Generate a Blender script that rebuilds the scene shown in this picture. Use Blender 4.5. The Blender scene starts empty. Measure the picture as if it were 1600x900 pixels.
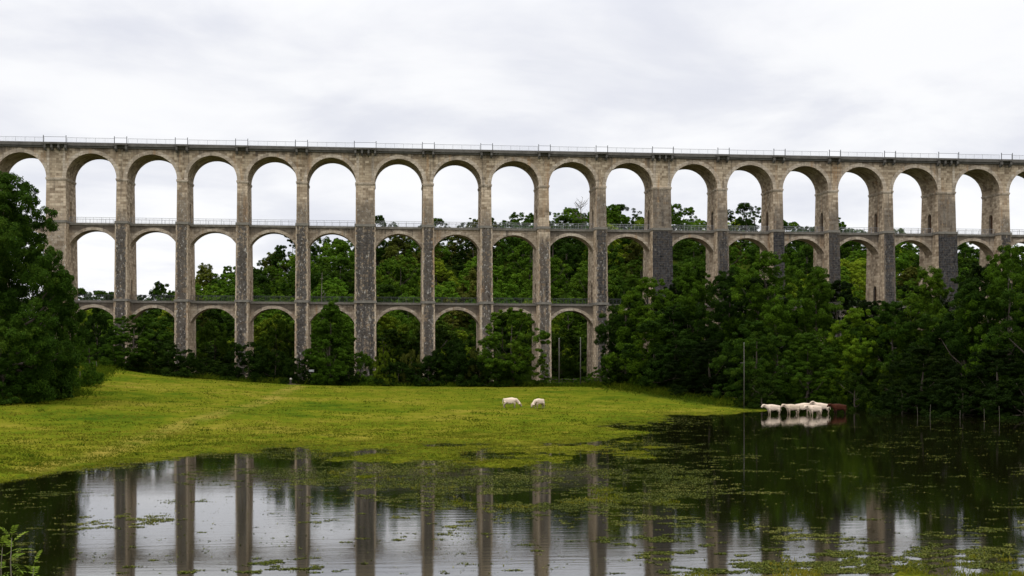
import bpy, math, random
import numpy as np
from mathutils import Vector

PI = math.pi
scene = bpy.context.scene
COL = scene.collection
rng = np.random.default_rng(7)
random.seed(7)

# ------------------------------------------------------------------ camera frame
F, HC, YH = 2144.0, 9.42, 542.0          # focal length in photo pixels, eye height over the water, horizon row
TH = 0.0953                              # the camera looks this far to the right of the viaduct's normal
CT, ST = math.cos(TH), math.sin(TH)

def at_depth(px, Z, z=0.0):
    """world point at camera depth Z under photo column px"""
    u = (px - 800) / F * Z
    return Vector((u * CT + Z * ST, -u * ST + Z * CT, z))

def on_plane(px, py, z=0.0):
    return at_depth(px, (HC - z) * F / (py - YH), z)

def height_at(py, Z):
    return HC - (py - YH) * Z / F

def to_px(x, y, z):
    Z = x * ST + y * CT
    u = x * CT - y * ST
    return 800 + F * u / Z, YH + F * (HC - z) / Z, Z

# ------------------------------------------------------------------ tagging
def tag(o, label=None, cat=None, group=None, kind=None):
    if label: o['label'] = label
    if cat: o['category'] = cat
    if group: o['group'] = group
    if kind: o['kind'] = kind
    return o

def empty(name, loc, label=None, cat=None, group=None, rz=0.0):
    o = bpy.data.objects.new(name, None)
    o.empty_display_size = 0.5
    COL.objects.link(o)
    o.location = loc
    o.rotation_euler = (0, 0, rz)
    return tag(o, label, cat, group)

def link(name, mesh, parent=None, loc=None):
    o = bpy.data.objects.new(name, mesh)
    COL.objects.link(o)
    if parent is not None: o.parent = parent
    if loc is not None: o.location = loc
    return o

def copy_tree(o, parent=None):
    c = o.copy()
    COL.objects.link(c)
    if parent is not None: c.parent = parent
    for ch in list(o.children): copy_tree(ch, c)
    return c

# ------------------------------------------------------------------ mesh builder
class MB:
    def __init__(s): s.v = []; s.f = []
    def vert(s, p): s.v.append(tuple(p)); return len(s.v) - 1
    def face(s, *pts): s.f.append(tuple(s.vert(p) for p in pts))
    def box(s, x0, x1, y0, y1, z0, z1):
        a = [(x0,y0,z0),(x1,y0,z0),(x1,y1,z0),(x0,y1,z0),(x0,y0,z1),(x1,y0,z1),(x1,y1,z1),(x0,y1,z1)]
        for q in ((0,3,2,1),(4,5,6,7),(0,1,5,4),(1,2,6,5),(2,3,7,6),(3,0,4,7)):
            s.face(*[a[i] for i in q])
    def frustum(s, cx, cy, z0, z1, w0, d0, w1, d1, top=True, bottom=False):
        a = [(cx-w0,cy-d0,z0),(cx+w0,cy-d0,z0),(cx+w0,cy+d0,z0),(cx-w0,cy+d0,z0),
             (cx-w1,cy-d1,z1),(cx+w1,cy-d1,z1),(cx+w1,cy+d1,z1),(cx-w1,cy+d1,z1)]
        for q in ((0,1,5,4),(1,2,6,5),(2,3,7,6),(3,0,4,7)): s.face(*[a[i] for i in q])
        if top: s.face(a[4],a[5],a[6],a[7])
        if bottom: s.face(a[0],a[3],a[2],a[1])
    def tube(s, pts, radii, n=8, cap=True):
        pts = [Vector(p) for p in pts]
        rings = []
        for i, p in enumerate(pts):
            d = (pts[min(i+1, len(pts)-1)] - pts[max(i-1, 0)]).normalized()
            a = d.cross(Vector((0.13, 0.97, 0.2)))
            if a.length < 1e-3: a = d.cross(Vector((1, 0, 0)))
            a.normalize(); b = d.cross(a)
            rings.append([s.vert(p + (a*math.cos(t) + b*math.sin(t)) * radii[i]) for t in [2*PI*k/n for k in range(n)]])
        for r0, r1 in zip(rings, rings[1:]):
            for k in range(n): s.f.append((r0[k], r0[(k+1)%n], r1[(k+1)%n], r1[k]))
        if cap:
            s.f.append(tuple(rings[-1])); s.f.append(tuple(reversed(rings[0])))
    def mesh(s, name, mat, uv=False, smooth=False):
        me = bpy.data.meshes.new(name)
        me.from_pydata(s.v, [], s.f)
        me.update()
        if mat: me.materials.append(mat)
        if smooth: me.polygons.foreach_set('use_smooth', [True]*len(me.polygons))
        if uv:
            l = me.uv_layers.new(name='UVMap').data
            for p in me.polygons:
                n = p.normal
                for li in p.loop_indices:
                    c = me.vertices[me.loops[li].vertex_index].co
                    if abs(n.z) > 0.8: l[li].uv = (c.x, c.y)
                    elif abs(n.x) > abs(n.y): l[li].uv = (c.y, c.z)
                    else: l[li].uv = (c.x, c.z)
        return me
    def build(s, name, mat, parent=None, uv=False, smooth=False):
        return link(name, s.mesh(name, mat, uv, smooth), parent)

def np_mesh(name, verts, quads, mat, rnd=None):
    me = bpy.data.meshes.new(name)
    nv, nq = len(verts), len(quads)
    k = quads.shape[1]
    me.vertices.add(nv); me.vertices.foreach_set('co', verts.astype(np.float32).ravel())
    me.loops.add(nq*k); me.loops.foreach_set('vertex_index', quads.astype(np.int32).ravel())
    me.polygons.add(nq)
    me.polygons.foreach_set('loop_start', np.arange(0, nq*k, k, dtype=np.int32))
    me.polygons.foreach_set('loop_total', np.full(nq, k, dtype=np.int32))
    me.update(calc_edges=True)
    if rnd is not None:
        a = me.attributes.new('tint', 'FLOAT', 'FACE')
        a.data.foreach_set('value', rnd.astype(np.float32))
    me.materials.append(mat)
    return me

# ------------------------------------------------------------------ numpy noise
_perm = np.random.default_rng(3).random((256, 256))
def vnoise(x, y):
    xi, yi = np.floor(x).astype(int), np.floor(y).astype(int)
    fx, fy = x - xi, y - yi
    fx, fy = fx*fx*(3-2*fx), fy*fy*(3-2*fy)
    g = lambda a, b: _perm[a & 255, b & 255]
    return (g(xi,yi)*(1-fx)+g(xi+1,yi)*fx)*(1-fy) + (g(xi,yi+1)*(1-fx)+g(xi+1,yi+1)*fx)*fy
def fbm(x, y, o=4):
    s, a, t = 0, 0.5, 0
    for i in range(o):
        s = s + a*vnoise(x*2**i + 17.3*i, y*2**i + 9.1*i); t += a; a *= 0.5
    return s/t - 0.5

def sstep(a, b, t):
    t = np.clip((t-a)/(b-a), 0, 1); return t*t*(3-2*t)

# ------------------------------------------------------------------ materials
def nodes_of(name):
    m = bpy.data.materials.new(name); m.use_nodes = True
    nt = m.node_tree; nt.nodes.clear()
    out = nt.nodes.new('ShaderNodeOutputMaterial')
    return m, nt, out

class NT:
    """short-hand for wiring nodes"""
    def __init__(s, nt): s.nt = nt
    def n(s, t, **k):
        x = s.nt.nodes.new(t)
        for a, b in k.items(): setattr(x, a, b)
        return x
    def put(s, sock, v):
        if hasattr(v, 'is_linked') or hasattr(v, 'links'): s.nt.links.new(v, sock)
        else: sock.default_value = v
    def math(s, op, a, b=0.0, c=0.0, clamp=False):
        x = s.n('ShaderNodeMath', operation=op, use_clamp=clamp)
        s.put(x.inputs[0], a); s.put(x.inputs[1], b); s.put(x.inputs[2], c)
        return x.outputs[0]
    def ramp(s, fac, lo, hi, a=0.0, b=1.0):
        x = s.n('ShaderNodeMapRange', interpolation_type='SMOOTHSTEP')
        s.put(x.inputs[0], fac); s.put(x.inputs[1], lo); s.put(x.inputs[2], hi); s.put(x.inputs[3], a); s.put(x.inputs[4], b)
        return x.outputs[0]
    def noise(s, vec, scale, detail=4.0, rough=0.55, dist=0.0):
        x = s.n('ShaderNodeTexNoise')
        if vec is not None: s.put(x.inputs['Vector'], vec)
        x.inputs['Scale'].default_value = scale; x.inputs['Detail'].default_value = detail
        x.inputs['Roughness'].default_value = rough; x.inputs['Distortion'].default_value = dist
        return x.outputs['Fac']
    def scale(s, vec, sc):
        x = s.n('ShaderNodeMapping'); s.put(x.inputs['Vector'], vec); x.inputs['Scale'].default_value = sc
        return x.outputs[0]
    def mix(s, fac, a, b, mode='MIX'):
        x = s.n('ShaderNodeMix', data_type='RGBA', blend_type=mode)
        s.put(x.inputs[0], fac)
        for i, v in ((6, a), (7, b)):
            if isinstance(v, tuple): x.inputs[i].default_value = (*v[:3], 1)
            else: s.put(x.inputs[i], v)
        return x.outputs[2]
    def cr(s, fac, stops):
        x = s.n('ShaderNodeValToRGB'); s.put(x.inputs[0], fac)
        e = x.color_ramp.elements
        while len(e) < len(stops): e.new(0.5)
        for q, (p, c) in zip(e, stops): q.position = p; q.color = (*c, 1)
        return x.outputs[0]
    def bsdf(s, out, col, rough=0.8, spec=0.2, normal=None):
        b = s.n('ShaderNodeBsdfPrincipled')
        if isinstance(col, tuple): b.inputs['Base Color'].default_value = (*col, 1)
        else: s.put(b.inputs['Base Color'], col)
        s.put(b.inputs['Roughness'], rough); b.inputs['Specular IOR Level'].default_value = spec
        if normal is not None: s.put(b.inputs['Normal'], normal)
        s.nt.links.new(b.outputs[0], out.inputs[0])
        return b
    def bump(s, h, strength=0.4, dist=0.1):
        x = s.n('ShaderNodeBump'); s.put(x.inputs['Height'], h)
        x.inputs['Strength'].default_value = strength; x.inputs['Distance'].default_value = dist
        return x.outputs[0]

def simple(name, col, rough=0.8, spec=0.2, var=0.25, scale=6.0, bump=0.0):
    m, nt, out = nodes_of(name); t = NT(nt)
    co = t.n('ShaderNodeTexCoord').outputs['Object']
    f = t.noise(co, scale, 5)
    c = t.mix(f, tuple(x*(1-var) for x in col), tuple(min(1, x*(1+var)) for x in col))
    t.bsdf(out, c, rough, spec, t.bump(f, bump, 0.05) if bump else None)
    return m

def masonry(name, front=True, base=((.165,.118,.074),(.368,.290,.203),(.58,.475,.345)), dark=0.0):
    """coursed stone; lichen-black weathering lies on the faces turned to the weather (-Y), object colour R sets how much,
       object colour G sets the height where it fades, B the half width of the face"""
    m, nt, out = nodes_of(name); t = NT(nt)
    tc = t.n('ShaderNodeTexCoord'); local = tc.outputs['Object']
    oi = t.n('ShaderNodeObjectInfo')
    def shifted(v):
        x = t.n('ShaderNodeVectorMath', operation='ADD'); t.put(x.inputs[0], v); t.put(x.inputs[1], oi.outputs['Location']); return x.outputs[0]
    obj = shifted(local)
    lx = t.n('ShaderNodeSeparateXYZ'); t.put(lx.inputs[0], oi.outputs['Location'])
    cx = t.n('ShaderNodeCombineXYZ'); t.put(cx.inputs[0], t.math('MULTIPLY', lx.outputs[0], 1.37))
    ux = t.n('ShaderNodeVectorMath', operation='ADD'); t.put(ux.inputs[0], tc.outputs['UV']); t.put(ux.inputs[1], cx.outputs[0]); uv = ux.outputs[0]
    br = t.n('ShaderNodeTexBrick'); t.put(br.inputs['Vector'], uv)
    br.inputs['Scale'].default_value = 1.0; br.inputs['Brick Width'].default_value = 1.05; br.inputs['Row Height'].default_value = 0.50
    br.inputs['Mortar Size'].default_value = 0.028; br.inputs['Mortar Smooth'].default_value = 0.3; br.inputs['Bias'].default_value = 0.0
    br.inputs['Color1'].default_value = (0,0,0,1); br.inputs['Color2'].default_value = (1,1,1,1); br.inputs['Mortar'].default_value = (.5,.5,.5,1)
    big = t.noise(obj, 0.16, 5, 0.6)
    fine = t.noise(obj, 1.7, 6, 0.7)
    bw = t.n('ShaderNodeRGBToBW'); t.put(bw.inputs[0], br.outputs['Color'])
    v = t.math('ADD', t.math('MULTIPLY', bw.outputs[0], 0.46), t.math('ADD', t.math('MULTIPLY', big, 0.42), t.math('MULTIPLY', fine, 0.46)))
    col = t.cr(v, [(0.36, base[0]), (0.64, base[1]), (0.98, base[2])])
    # rust / ochre runs
    run = t.noise(t.scale(obj, (0.9, 0.9, 0.06)), 1.0, 5, 0.6)
    col = t.mix(t.ramp(run, 0.55, 0.72, 0, 0.6), col, (.36,.215,.105))
    # grey water streaks everywhere
    streak = t.noise(t.scale(obj, (1.3, 1.3, 0.10)), 1.1, 6, 0.65)
    col = t.mix(t.ramp(streak, 0.52, 0.70, 0, 0.60), col, (.080,.066,.052))
    # black crusts
    sep = t.n('ShaderNodeSeparateXYZ'); t.put(sep.inputs[0], tc.outputs['Normal'])
    sc = t.n('ShaderNodeSeparateColor'); t.put(sc.inputs[0], oi.outputs['Color'])
    so = t.n('ShaderNodeSeparateXYZ'); t.put(so.inputs[0], local)
    if front:
        face = t.ramp(t.math('MULTIPLY', sep.outputs[1], -1.0), 0.5, 0.9)
        hgt = t.math('MULTIPLY', sc.outputs[1], 50.0)
        wob = t.math('MULTIPLY', t.math('SUBTRACT', streak, 0.5), 16.0)
        low = t.ramp(t.math('ADD', so.outputs[2], wob), hgt, t.math('ADD', hgt, 4.0), 1.0, 0.0)
        hw = t.math('MULTIPLY', sc.outputs[2], 4.0)
        ax = t.math('ABSOLUTE', so.outputs[0])
        quoin = t.ramp(t.math('ADD', t.math('SUBTRACT', hw, ax), t.math('MULTIPLY', t.math('SUBTRACT', bw.outputs[0], 0.5), 0.35)), 0.14, 0.40, 0.05, 1.0)
        quoin = t.math('MAXIMUM', quoin, t.ramp(sc.outputs[0], 0.93, 0.985))
        patch = t.ramp(t.math('ADD', t.math('MULTIPLY', fine, 0.45), t.math('ADD', t.math('MULTIPLY', streak, 0.45), t.math('MULTIPLY', bw.outputs[0], 0.10))), 0.36, 0.48)
        below = t.ramp(so.outputs[2], 33.0, 34.4, 1.0, 0.0)
        patch = t.math('MAXIMUM', patch, t.math('MULTIPLY', below, t.ramp(sc.outputs[0], 0.92, 0.985, 0.0, 0.9)))
        am = t.math('MULTIPLY', t.math('MULTIPLY', face, low), t.math('MULTIPLY', quoin, patch))
        am = t.math('MULTIPLY', t.math('MULTIPLY', am, sc.outputs[0]), t.math('ADD', 0.68, t.math('MULTIPLY', below, 0.32)))
        crust = t.mix(t.ramp(fine, .35, .65), (.010,.0098,.0105), (.055,.053,.053))
        col = t.mix(am, col, crust)
        pale = t.ramp(t.noise(t.scale(obj, (1.5, 1.5, 0.9)), 1.8, 5, 0.7), 0.57, 0.65, 0, 0.85)
        pale = t.math('MULTIPLY', pale, t.ramp(sc.outputs[0], .93, .985, 1.0, .22))
        col = t.mix(t.math('MULTIPLY', t.math('MULTIPLY', pale, face), low), col, (.40,.375,.33))
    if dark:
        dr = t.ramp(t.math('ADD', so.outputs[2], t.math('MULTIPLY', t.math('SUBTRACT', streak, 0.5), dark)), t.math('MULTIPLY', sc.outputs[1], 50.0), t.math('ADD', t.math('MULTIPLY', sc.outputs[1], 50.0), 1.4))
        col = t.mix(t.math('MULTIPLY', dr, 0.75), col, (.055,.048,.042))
    col = t.mix(t.math('MULTIPLY', br.outputs['Fac'], 0.5), col, (.13,.105,.08))
    t.bsdf(out, col, 0.92, 0.1, t.bump(t.math('SUBTRACT', fine, br.outputs['Fac']), 0.5, 0.06))
    return m

def foliage(name, c0, c1, c2, rough=0.75, spec=0.03, trans=0.14):
    m, nt, out = nodes_of(name); t = NT(nt)
    at = t.n('ShaderNodeAttribute', attribute_name='tint')
    oi = t.n('ShaderNodeObjectInfo')
    f = t.math('ADD', t.math('MULTIPLY', at.outputs['Fac'], 0.75), t.math('MULTIPLY', oi.outputs['Random'], 0.25))
    col = t.cr(f, [(0.0, c0), (0.55, c1), (1.0, c2)])
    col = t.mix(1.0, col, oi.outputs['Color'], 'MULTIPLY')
    b = t.n('ShaderNodeBsdfPrincipled'); t.put(b.inputs['Base Color'], col)
    b.inputs['Roughness'].default_value = rough; b.inputs['Specular IOR Level'].default_value = spec
    tr = t.n('ShaderNodeBsdfTranslucent'); t.put(tr.inputs[0], col)
    mx = t.n('ShaderNodeMixShader'); mx.inputs[0].default_value = trans
    nt.links.new(b.outputs[0], mx.inputs[1]); nt.links.new(tr.outputs[0], mx.inputs[2]); nt.links.new(mx.outputs[0], out.inputs[0])
    return m

M = {}
M['pier'] = masonry('pier_stone')
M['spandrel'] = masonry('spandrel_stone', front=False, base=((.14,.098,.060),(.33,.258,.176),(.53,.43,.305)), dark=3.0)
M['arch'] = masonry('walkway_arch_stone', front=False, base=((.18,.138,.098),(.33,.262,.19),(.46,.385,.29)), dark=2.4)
M['ring'] = masonry('voussoir_stone', front=False, base=((.25,.205,.155),(.42,.345,.26),(.55,.475,.375)))
M['ledge'] = simple('weathered_ledge_stone', (.17,.155,.13), .95, .1, .55, 1.2, .3)
M['cornice'] = simple('blackened_cornice_stone', (.11,.102,.09), .95, .1, .6, .9, .3)
M['iron'] = simple('grey_iron', (.30,.305,.31), .5, .4, .3, 3)
M['dark_iron'] = simple('dark_iron', (.05,.052,.055), .5, .4, .3, 3)
M['door'] = simple('rusty_door', (.085,.048,.028), .9, .1, .5, 1.5)
M['ballast'] = simple('ballast', (.14,.13,.12), .95, .1, .4, 4, .4)
M['white'] = simple('pale_painted_board', (.55,.55,.53), .6, .2, .08, 3)
M['bark'] = simple('bark', (.07,.058,.045), .95, .1, .5, 5, .5)
M['pole'] = simple('weathered_pole_wood', (.085,.078,.066), .9, .1, .4, 3)
M['postwood'] = simple('grey_post_wood', (.085,.075,.058), .9, .1, .4, 5)
M['stump'] = simple('dark_stump_wood', (.035,.03,.024), .95, .1, .4, 5)
M['stumptop'] = simple('pale_cut_wood', (.36,.33,.29), .9, .1, .3, 8)
M['blotch'] = simple('dark_blotch', (.06,.045,.025), .95, .1, .4, 3)
def hide(name, col, mud):
    m, nt, out = nodes_of(name); t = NT(nt)
    ob = t.n('ShaderNodeTexCoord').outputs['Object']; z = t.n('ShaderNodeSeparateXYZ'); t.put(z.inputs[0], ob)
    f = t.noise(ob, 2.6, 5, .6)
    c = t.mix(f, tuple(x*.78 for x in col), tuple(min(1, x*1.2) for x in col))
    low = t.ramp(t.math('ADD', z.outputs[2], t.math('MULTIPLY', t.math('SUBTRACT', f, .5), .9)), .2, .85, .85, 0.0)
    c = t.mix(low, c, mud)
    c = t.mix(t.ramp(t.noise(ob, 1.6, 3, .5), .60, .68, 0, .5), c, mud)
    t.bsdf(out, c, .85, .12)
    return m
M['cream'] = hide('cream_hide', (.52,.42,.325), (.20,.15,.10))
M['tan'] = hide('fawn_hide', (.44,.35,.255), (.18,.13,.085))
M['red'] = hide('red_brown_hide', (.036,.009,.003), (.012,.006,.004))
M['eye'] = simple('dark_eye', (.01,.008,.007), .2, .5, .1)
M['leaf_dark'] = foliage('dark_leaves', (.008,.020,.002), (.024,.054,.004), (.066,.105,.009))
M['leaf_mid'] = foliage('green_leaves', (.013,.032,.0025), (.040,.082,.005), (.105,.155,.012))
M['leaf_bright'] = foliage('yellow_green_leaves', (.034,.060,.004), (.082,.118,.007), (.145,.165,.012))
M['leaf_olive'] = foliage('olive_leaves', (.022,.030,.004), (.048,.058,.008), (.088,.088,.016))
M['leaf_sapling'] = foliage('sapling_leaves', (.06,.10,.012), (.13,.19,.02), (.32,.38,.07), trans=.25)
M['twig'] = simple('bare_twigs', (.13,.115,.09), .95, .1, .4, 5)
M['grass'] = foliage('grass_blades', (.032,.060,.004), (.089,.102,.007), (.185,.158,.020), 1.0, .0, .5)
M['weed'] = foliage('pond_weed', (.030,.045,.004), (.075,.088,.007), (.19,.175,.045), .7, .1, .1)

# ground
def ground_mat():
    m, nt, out = nodes_of('meadow_ground'); t = NT(nt)
    obj = t.n('ShaderNodeTexCoord').outputs['Object']
    so = t.n('ShaderNodeSeparateXYZ'); t.put(so.inputs[0], obj)
    n1 = t.noise(obj, 0.045, 5, 0.6); n2 = t.noise(t.scale(obj, (1, .7, 1)), 0.32, 5, 0.65); n3 = t.noise(obj, 2.2, 5, 0.7)
    v = t.math('ADD', t.math('MULTIPLY', n1, 0.42), t.math('ADD', t.math('MULTIPLY', n2, 0.36), t.math('MULTIPLY', n3, 0.30)))
    col = t.cr(v, [(0.40, (.026,.052,.004)), (0.49, (.059,.082,.005)), (0.56, (.094,.100,.007)), (0.67, (.160,.134,.020))])
    mud = t.ramp(t.noise(t.scale(obj, (.6, 1, 1)), 0.22, 6, 0.7), 0.66, 0.74, 0, 0.65)
    col = t.mix(mud, col, (.055,.045,.016))
    wet = t.ramp(so.outputs[2], 0.0, 0.22, 0.75, 0.0)
    col = t.mix(wet, col, t.mix(t.ramp(n3, .4, .62), (.014,.018,.003), (.085,.088,.006)))
    # under the woods: leaf litter and ivy, tree shade put into their colour (the "wood" attribute marks where the trees stand)
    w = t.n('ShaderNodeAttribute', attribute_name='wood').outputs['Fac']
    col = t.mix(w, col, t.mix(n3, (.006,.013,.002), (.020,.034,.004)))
    tr = t.n('ShaderNodeAttribute', attribute_name='track').outputs['Fac']
    col = t.mix(t.math('MULTIPLY', tr, t.ramp(n2, 0.30, 0.60)), col, (.185,.145,.030))
    t.bsdf(out, col, 1.0, 0.0, t.bump(n3, 0.6, 0.12))
    return m
M['ground'] = ground_mat()

def water_mat():
    m, nt, out = nodes_of('flood_water'); t = NT(nt)
    obj = t.n('ShaderNodeTexCoord').outputs['Object']
    w1 = t.noise(t.scale(obj, (0.14, 1.0, 1)), 1.7, 3, 0.5)
    w2 = t.noise(t.scale(obj, (0.34, 1.0, 1)), 5.0, 4, 0.65)
    calm = t.ramp(t.noise(t.scale(obj, (.35, 1, 1)), 0.05, 3, 0.5), 0.40, 0.62, 0.4, 1.0)
    h = t.math('MULTIPLY', t.math('ADD', w1, t.math('MULTIPLY', w2, 0.35)), calm)
    nor = t.bump(h, 0.25, 0.020)
    fr = t.n('ShaderNodeFresnel'); fr.inputs[0].default_value = 1.95; t.put(fr.inputs['Normal'], nor)
    d = t.n('ShaderNodeBsdfDiffuse'); d.inputs[0].default_value = (.004,.0038,.001, 1)
    g = t.n('ShaderNodeBsdfGlossy'); g.inputs[0].default_value = (.97,.97,.97,1); g.inputs['Roughness'].default_value = 0.035
    t.put(g.inputs['Normal'], nor)
    mx = t.n('ShaderNodeMixShader'); t.put(mx.inputs[0], fr.outputs[0])
    nt.links.new(d.outputs[0], mx.inputs[1]); nt.links.new(g.outputs[0], mx.inputs[2]); nt.links.new(mx.outputs[0], out.inputs[0])
    return m
M['water'] = water_mat()

# ------------------------------------------------------------------ terrain
# control heights: (photo column, photo row, height) seen on the ground, or world X, Y, height
CP = []
def cp(px, py, z): p = on_plane(px, py, z); CP.append((p.x, p.y, z))
def cd(px, Z, z): p = at_depth(px, Z); CP.append((p.x, p.y, z))
for px, py in ((-120,772),(0,751),(55,744),(105,738),(150,729),(210,722),(270,716),(330,712)): cp(px, py, 0.0)
for px, py in ((385,706),(440,702),(470,716),(540,724),(610,726),(680,722),(740,716),(800,714),(860,710),(920,704),(970,698),(1010,690),(1000,676),(955,668),(990,658),(1060,651),(1120,646),(1175,642)): cp(px, py, 0.01)
for px, py in ((1235,635),(1330,632),(1380,634),(1480,639),(1600,645),(1720,650)): cp(px, py, 0.0)
for px, py in ((0,735),(100,722),(200,706),(300,697),(400,688)): cp(px, py, 0.22)
for px, py in ((500,690),(600,688),(700,685),(800,682),(900,680)): cp(px, py, 0.14)
for px, py in ((0,700),(150,690),(300,672)): cp(px, py, 0.65)
for px, py in ((450,668),(600,660),(750,655),(900,652)): cp(px, py, 0.45)
for px, py, z in ((0,665,1.2),(150,640,1.9),(300,635,1.6),(450,632,1.35),(620,630,1.15),(800,628,1.1),(900,628,0.9),(980,640,0.3),(1060,640,0.22)): cp(px, py, z)
for px, Z, z in ((150,255,6.3),(60,235,5.6),(-60,215,5.0),(-150,190,3.5),(0,205,3.3),(110,205,3.4),(200,258,5.0),(300,262,3.5),(450,266,2.35),(600,268,2.05),(800,268,2.0),(940,266,2.0),(1040,240,1.5),(1160,217,0.6),(1260,226,0.5),(1400,226,0.5),(1550,216,0.5),(1700,206,.5),
                 (1100,260,2.2),(1300,250,2.4),(1500,245,2.5),(1700,240,2.5),(200,285,5.5),(0,285,8),(500,285,2.8),(900,285,2.4)): cd(px, Z, z)
# open water bed
for px, py in ((40,790),(130,760),(200,770),(300,770),(60,860),(200,860),(400,860),(600,870),(760,870),(900,880),(400,790),(330,735),(520,800),(1400,740),(1550,740),(1250,700),(1450,690),(1100,690),(1550,690),(1200,655),(1290,655)): cp(px, py, -0.42)
for px, py in ((480,752),(560,756),(640,760),(720,752),(800,760),(880,765),(960,745),(560,775),(680,790),(800,800),(900,800),(1000,790),(1040,720),(1060,760),(960,820),(1030,870)): cp(px, py, -0.13)
for px, py in ((1150,820),(1300,800),(1250,760),(1420,800)): cp(px, py, -0.30)
for px, py, z in ((1010,905,-.10),(1150,889,-.12),(1250,882,-.13),(1400,870,-.14),(1500,864,-.14),(1600,858,-.13),(1720,852,-.12),(1250,903,-.02),(1450,900,-.01),(1650,895,-.01)): cp(px, py, z)
for Z, z in ((0,7.7),(8,7.5),(14,6.6),(20,5.35),(27,4.2),(36,2.4),(46,.75)):
    for px in (-900,-200,300,800,1300,1800,2600): cd(px, Z if Z else .1, z)
for px in (0,250,500,750): cd(px, 54, -.25)
CP = np.array(CP)
_d = np.hypot(CP[:,None,0]-CP[None,:,0], CP[:,None,1]-CP[None,:,1])
_A = np.zeros((len(CP)+1,)*2); _A[:-1,:-1] = _d + np.eye(len(CP))*0.35; _A[-1,:-1] = 1; _A[:-1,-1] = 1
_w = np.linalg.solve(_A, np.r_[CP[:,2], 0])

def rbf(x, y):
    s = np.full(x.shape, _w[-1])
    for (cx, cy, _), w in zip(CP, _w): s = s + w*np.hypot(x-cx, y-cy)
    return s

# ridge of the wooded hill: photo column -> row of its tree tops, taken at depth 455
SKY = np.array([(-400,470),(0,472),(130,472),(200,468),(280,460),(310,446),(350,430),(400,412),(450,398),(500,380),(550,366),(620,360),(700,352),(760,345),(820,334),(880,322),(960,320),(1010,332),(1100,332),(1200,342),(1260,342),(1330,354),(1400,372),(1500,384),(1600,390),(1800,405),(2200,430)], float)
TREE_H = 14.0
def ridge(x, y):
    px = 800 + F*(x*CT - y*ST)/np.maximum(x*ST + y*CT, 1)
    return HC - (np.interp(px, SKY[:,0], SKY[:,1]) - YH)*455/F - TREE_H
RX = np.arange(-400, 601, 4.0); RH = ridge(RX, np.full(RX.shape, 462.0))
def hill(x, y):
    r = np.interp(x, RX, RH)
    return r*sstep(296, 470, y)*1.0 + 10*sstep(480, 1200, y) - 0.25*np.maximum(r,0)*sstep(500, 900, y)

def ground_h(x, y, detail=True):
    x = np.asarray(x, float); y = np.asarray(y, float)
    xc = np.clip(x, -190, 230); yc = np.clip(y, -30, 300)
    b = rbf(xc, yc)
    b = np.where(y > 285, b*(1-sstep(285, 330, y)) + 3.0*sstep(285, 330, y), b)
    b = np.clip(b, -0.6, 12)
    if detail:
        amp = np.clip(0.62 - 1.1*np.abs(b - .05), 0.06, 0.55)*sstep(50, 62, y)
        b = b + amp*fbm(x/4.5, y/5.5, 4)*0.95 + (0.08 + .2*np.clip(1 - 4*np.abs(b), 0, 1))*fbm(x/1.2, y/1.0, 2)*sstep(50, 62, y)
    return b + hill(x, y)

def axis(lo, hi, step, far_lo, far_hi, grow=1.18):
    a = list(np.arange(lo, hi, step)); d = step; v = a[-1]
    while v < far_hi: d *= grow; v += d; a.append(v)
    d = step; v = lo; pre = []
    while v > far_lo: d *= grow; v -= d; pre.append(v)
    return np.array(pre[::-1] + a)
gx = axis(-75, 100, 0.45, -2600, 2800); gy = axis(52, 215, 0.45, -300, 4000)
GX, GY = np.meshgrid(gx, gy); GZ = ground_h(GX, GY)
nx, ny = len(gx), len(gy)
ii = (np.arange(ny-1)[:,None]*nx + np.arange(nx-1)[None,:]).ravel()
gm = np_mesh('ground', np.stack([GX, GY, GZ], -1).reshape(-1, 3), np.stack([ii, ii+1, ii+nx+1, ii+nx], -1), M['ground'])
gm.polygons.foreach_set('use_smooth', np.ones(len(gm.polygons), bool))
PXg = 800 + F*(GX*CT - GY*ST)/np.maximum(GX*ST + GY*CT, 1)
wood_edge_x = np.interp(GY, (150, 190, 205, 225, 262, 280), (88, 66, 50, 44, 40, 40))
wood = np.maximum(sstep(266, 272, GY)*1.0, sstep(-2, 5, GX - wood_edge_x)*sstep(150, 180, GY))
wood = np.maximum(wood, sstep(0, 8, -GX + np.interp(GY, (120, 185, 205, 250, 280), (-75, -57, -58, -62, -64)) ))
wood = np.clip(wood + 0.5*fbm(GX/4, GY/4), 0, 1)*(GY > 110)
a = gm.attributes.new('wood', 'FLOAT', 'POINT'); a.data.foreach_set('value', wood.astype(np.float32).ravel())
# worn track that runs across the meadow
tp = [on_plane(40, 735, .2), on_plane(180, 698, .6), on_plane(300, 658, 1.0), on_plane(420, 628, 1.4), on_plane(470, 606, 2.0)]
dist = np.full(GX.shape, 1e9)
for p, q in zip(tp, tp[1:]):
    d = q - p; L2 = d.x*d.x + d.y*d.y
    tt = np.clip(((GX-p.x)*d.x + (GY-p.y)*d.y)/L2, 0, 1)
    dist = np.minimum(dist, np.hypot(GX-p.x-tt*d.x, GY-p.y-tt*d.y))
track = (1 - sstep(0.5, 2.2, dist))*0.6
a = gm.attributes.new('track', 'FLOAT', 'POINT'); a.data.foreach_set('value', track.astype(np.float32).ravel())
tag(link('ground', gm), 'yellow-green meadow that slopes to the flood water', kind='structure')

wmb = MB(); wmb.face((-170, 50, 0), (240, 50, 0), (240, 236, 0), (-170, 236, 0))
tag(wmb.build('water', M['water']), 'dark flood water that mirrors the viaduct', kind='structure')

def gz(x, y): return float(ground_h(np.array([x]), np.array([y]))[0])
def stand(px, Z): p = at_depth(px, Z); p.z = gz(p.x, p.y); return p

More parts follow.
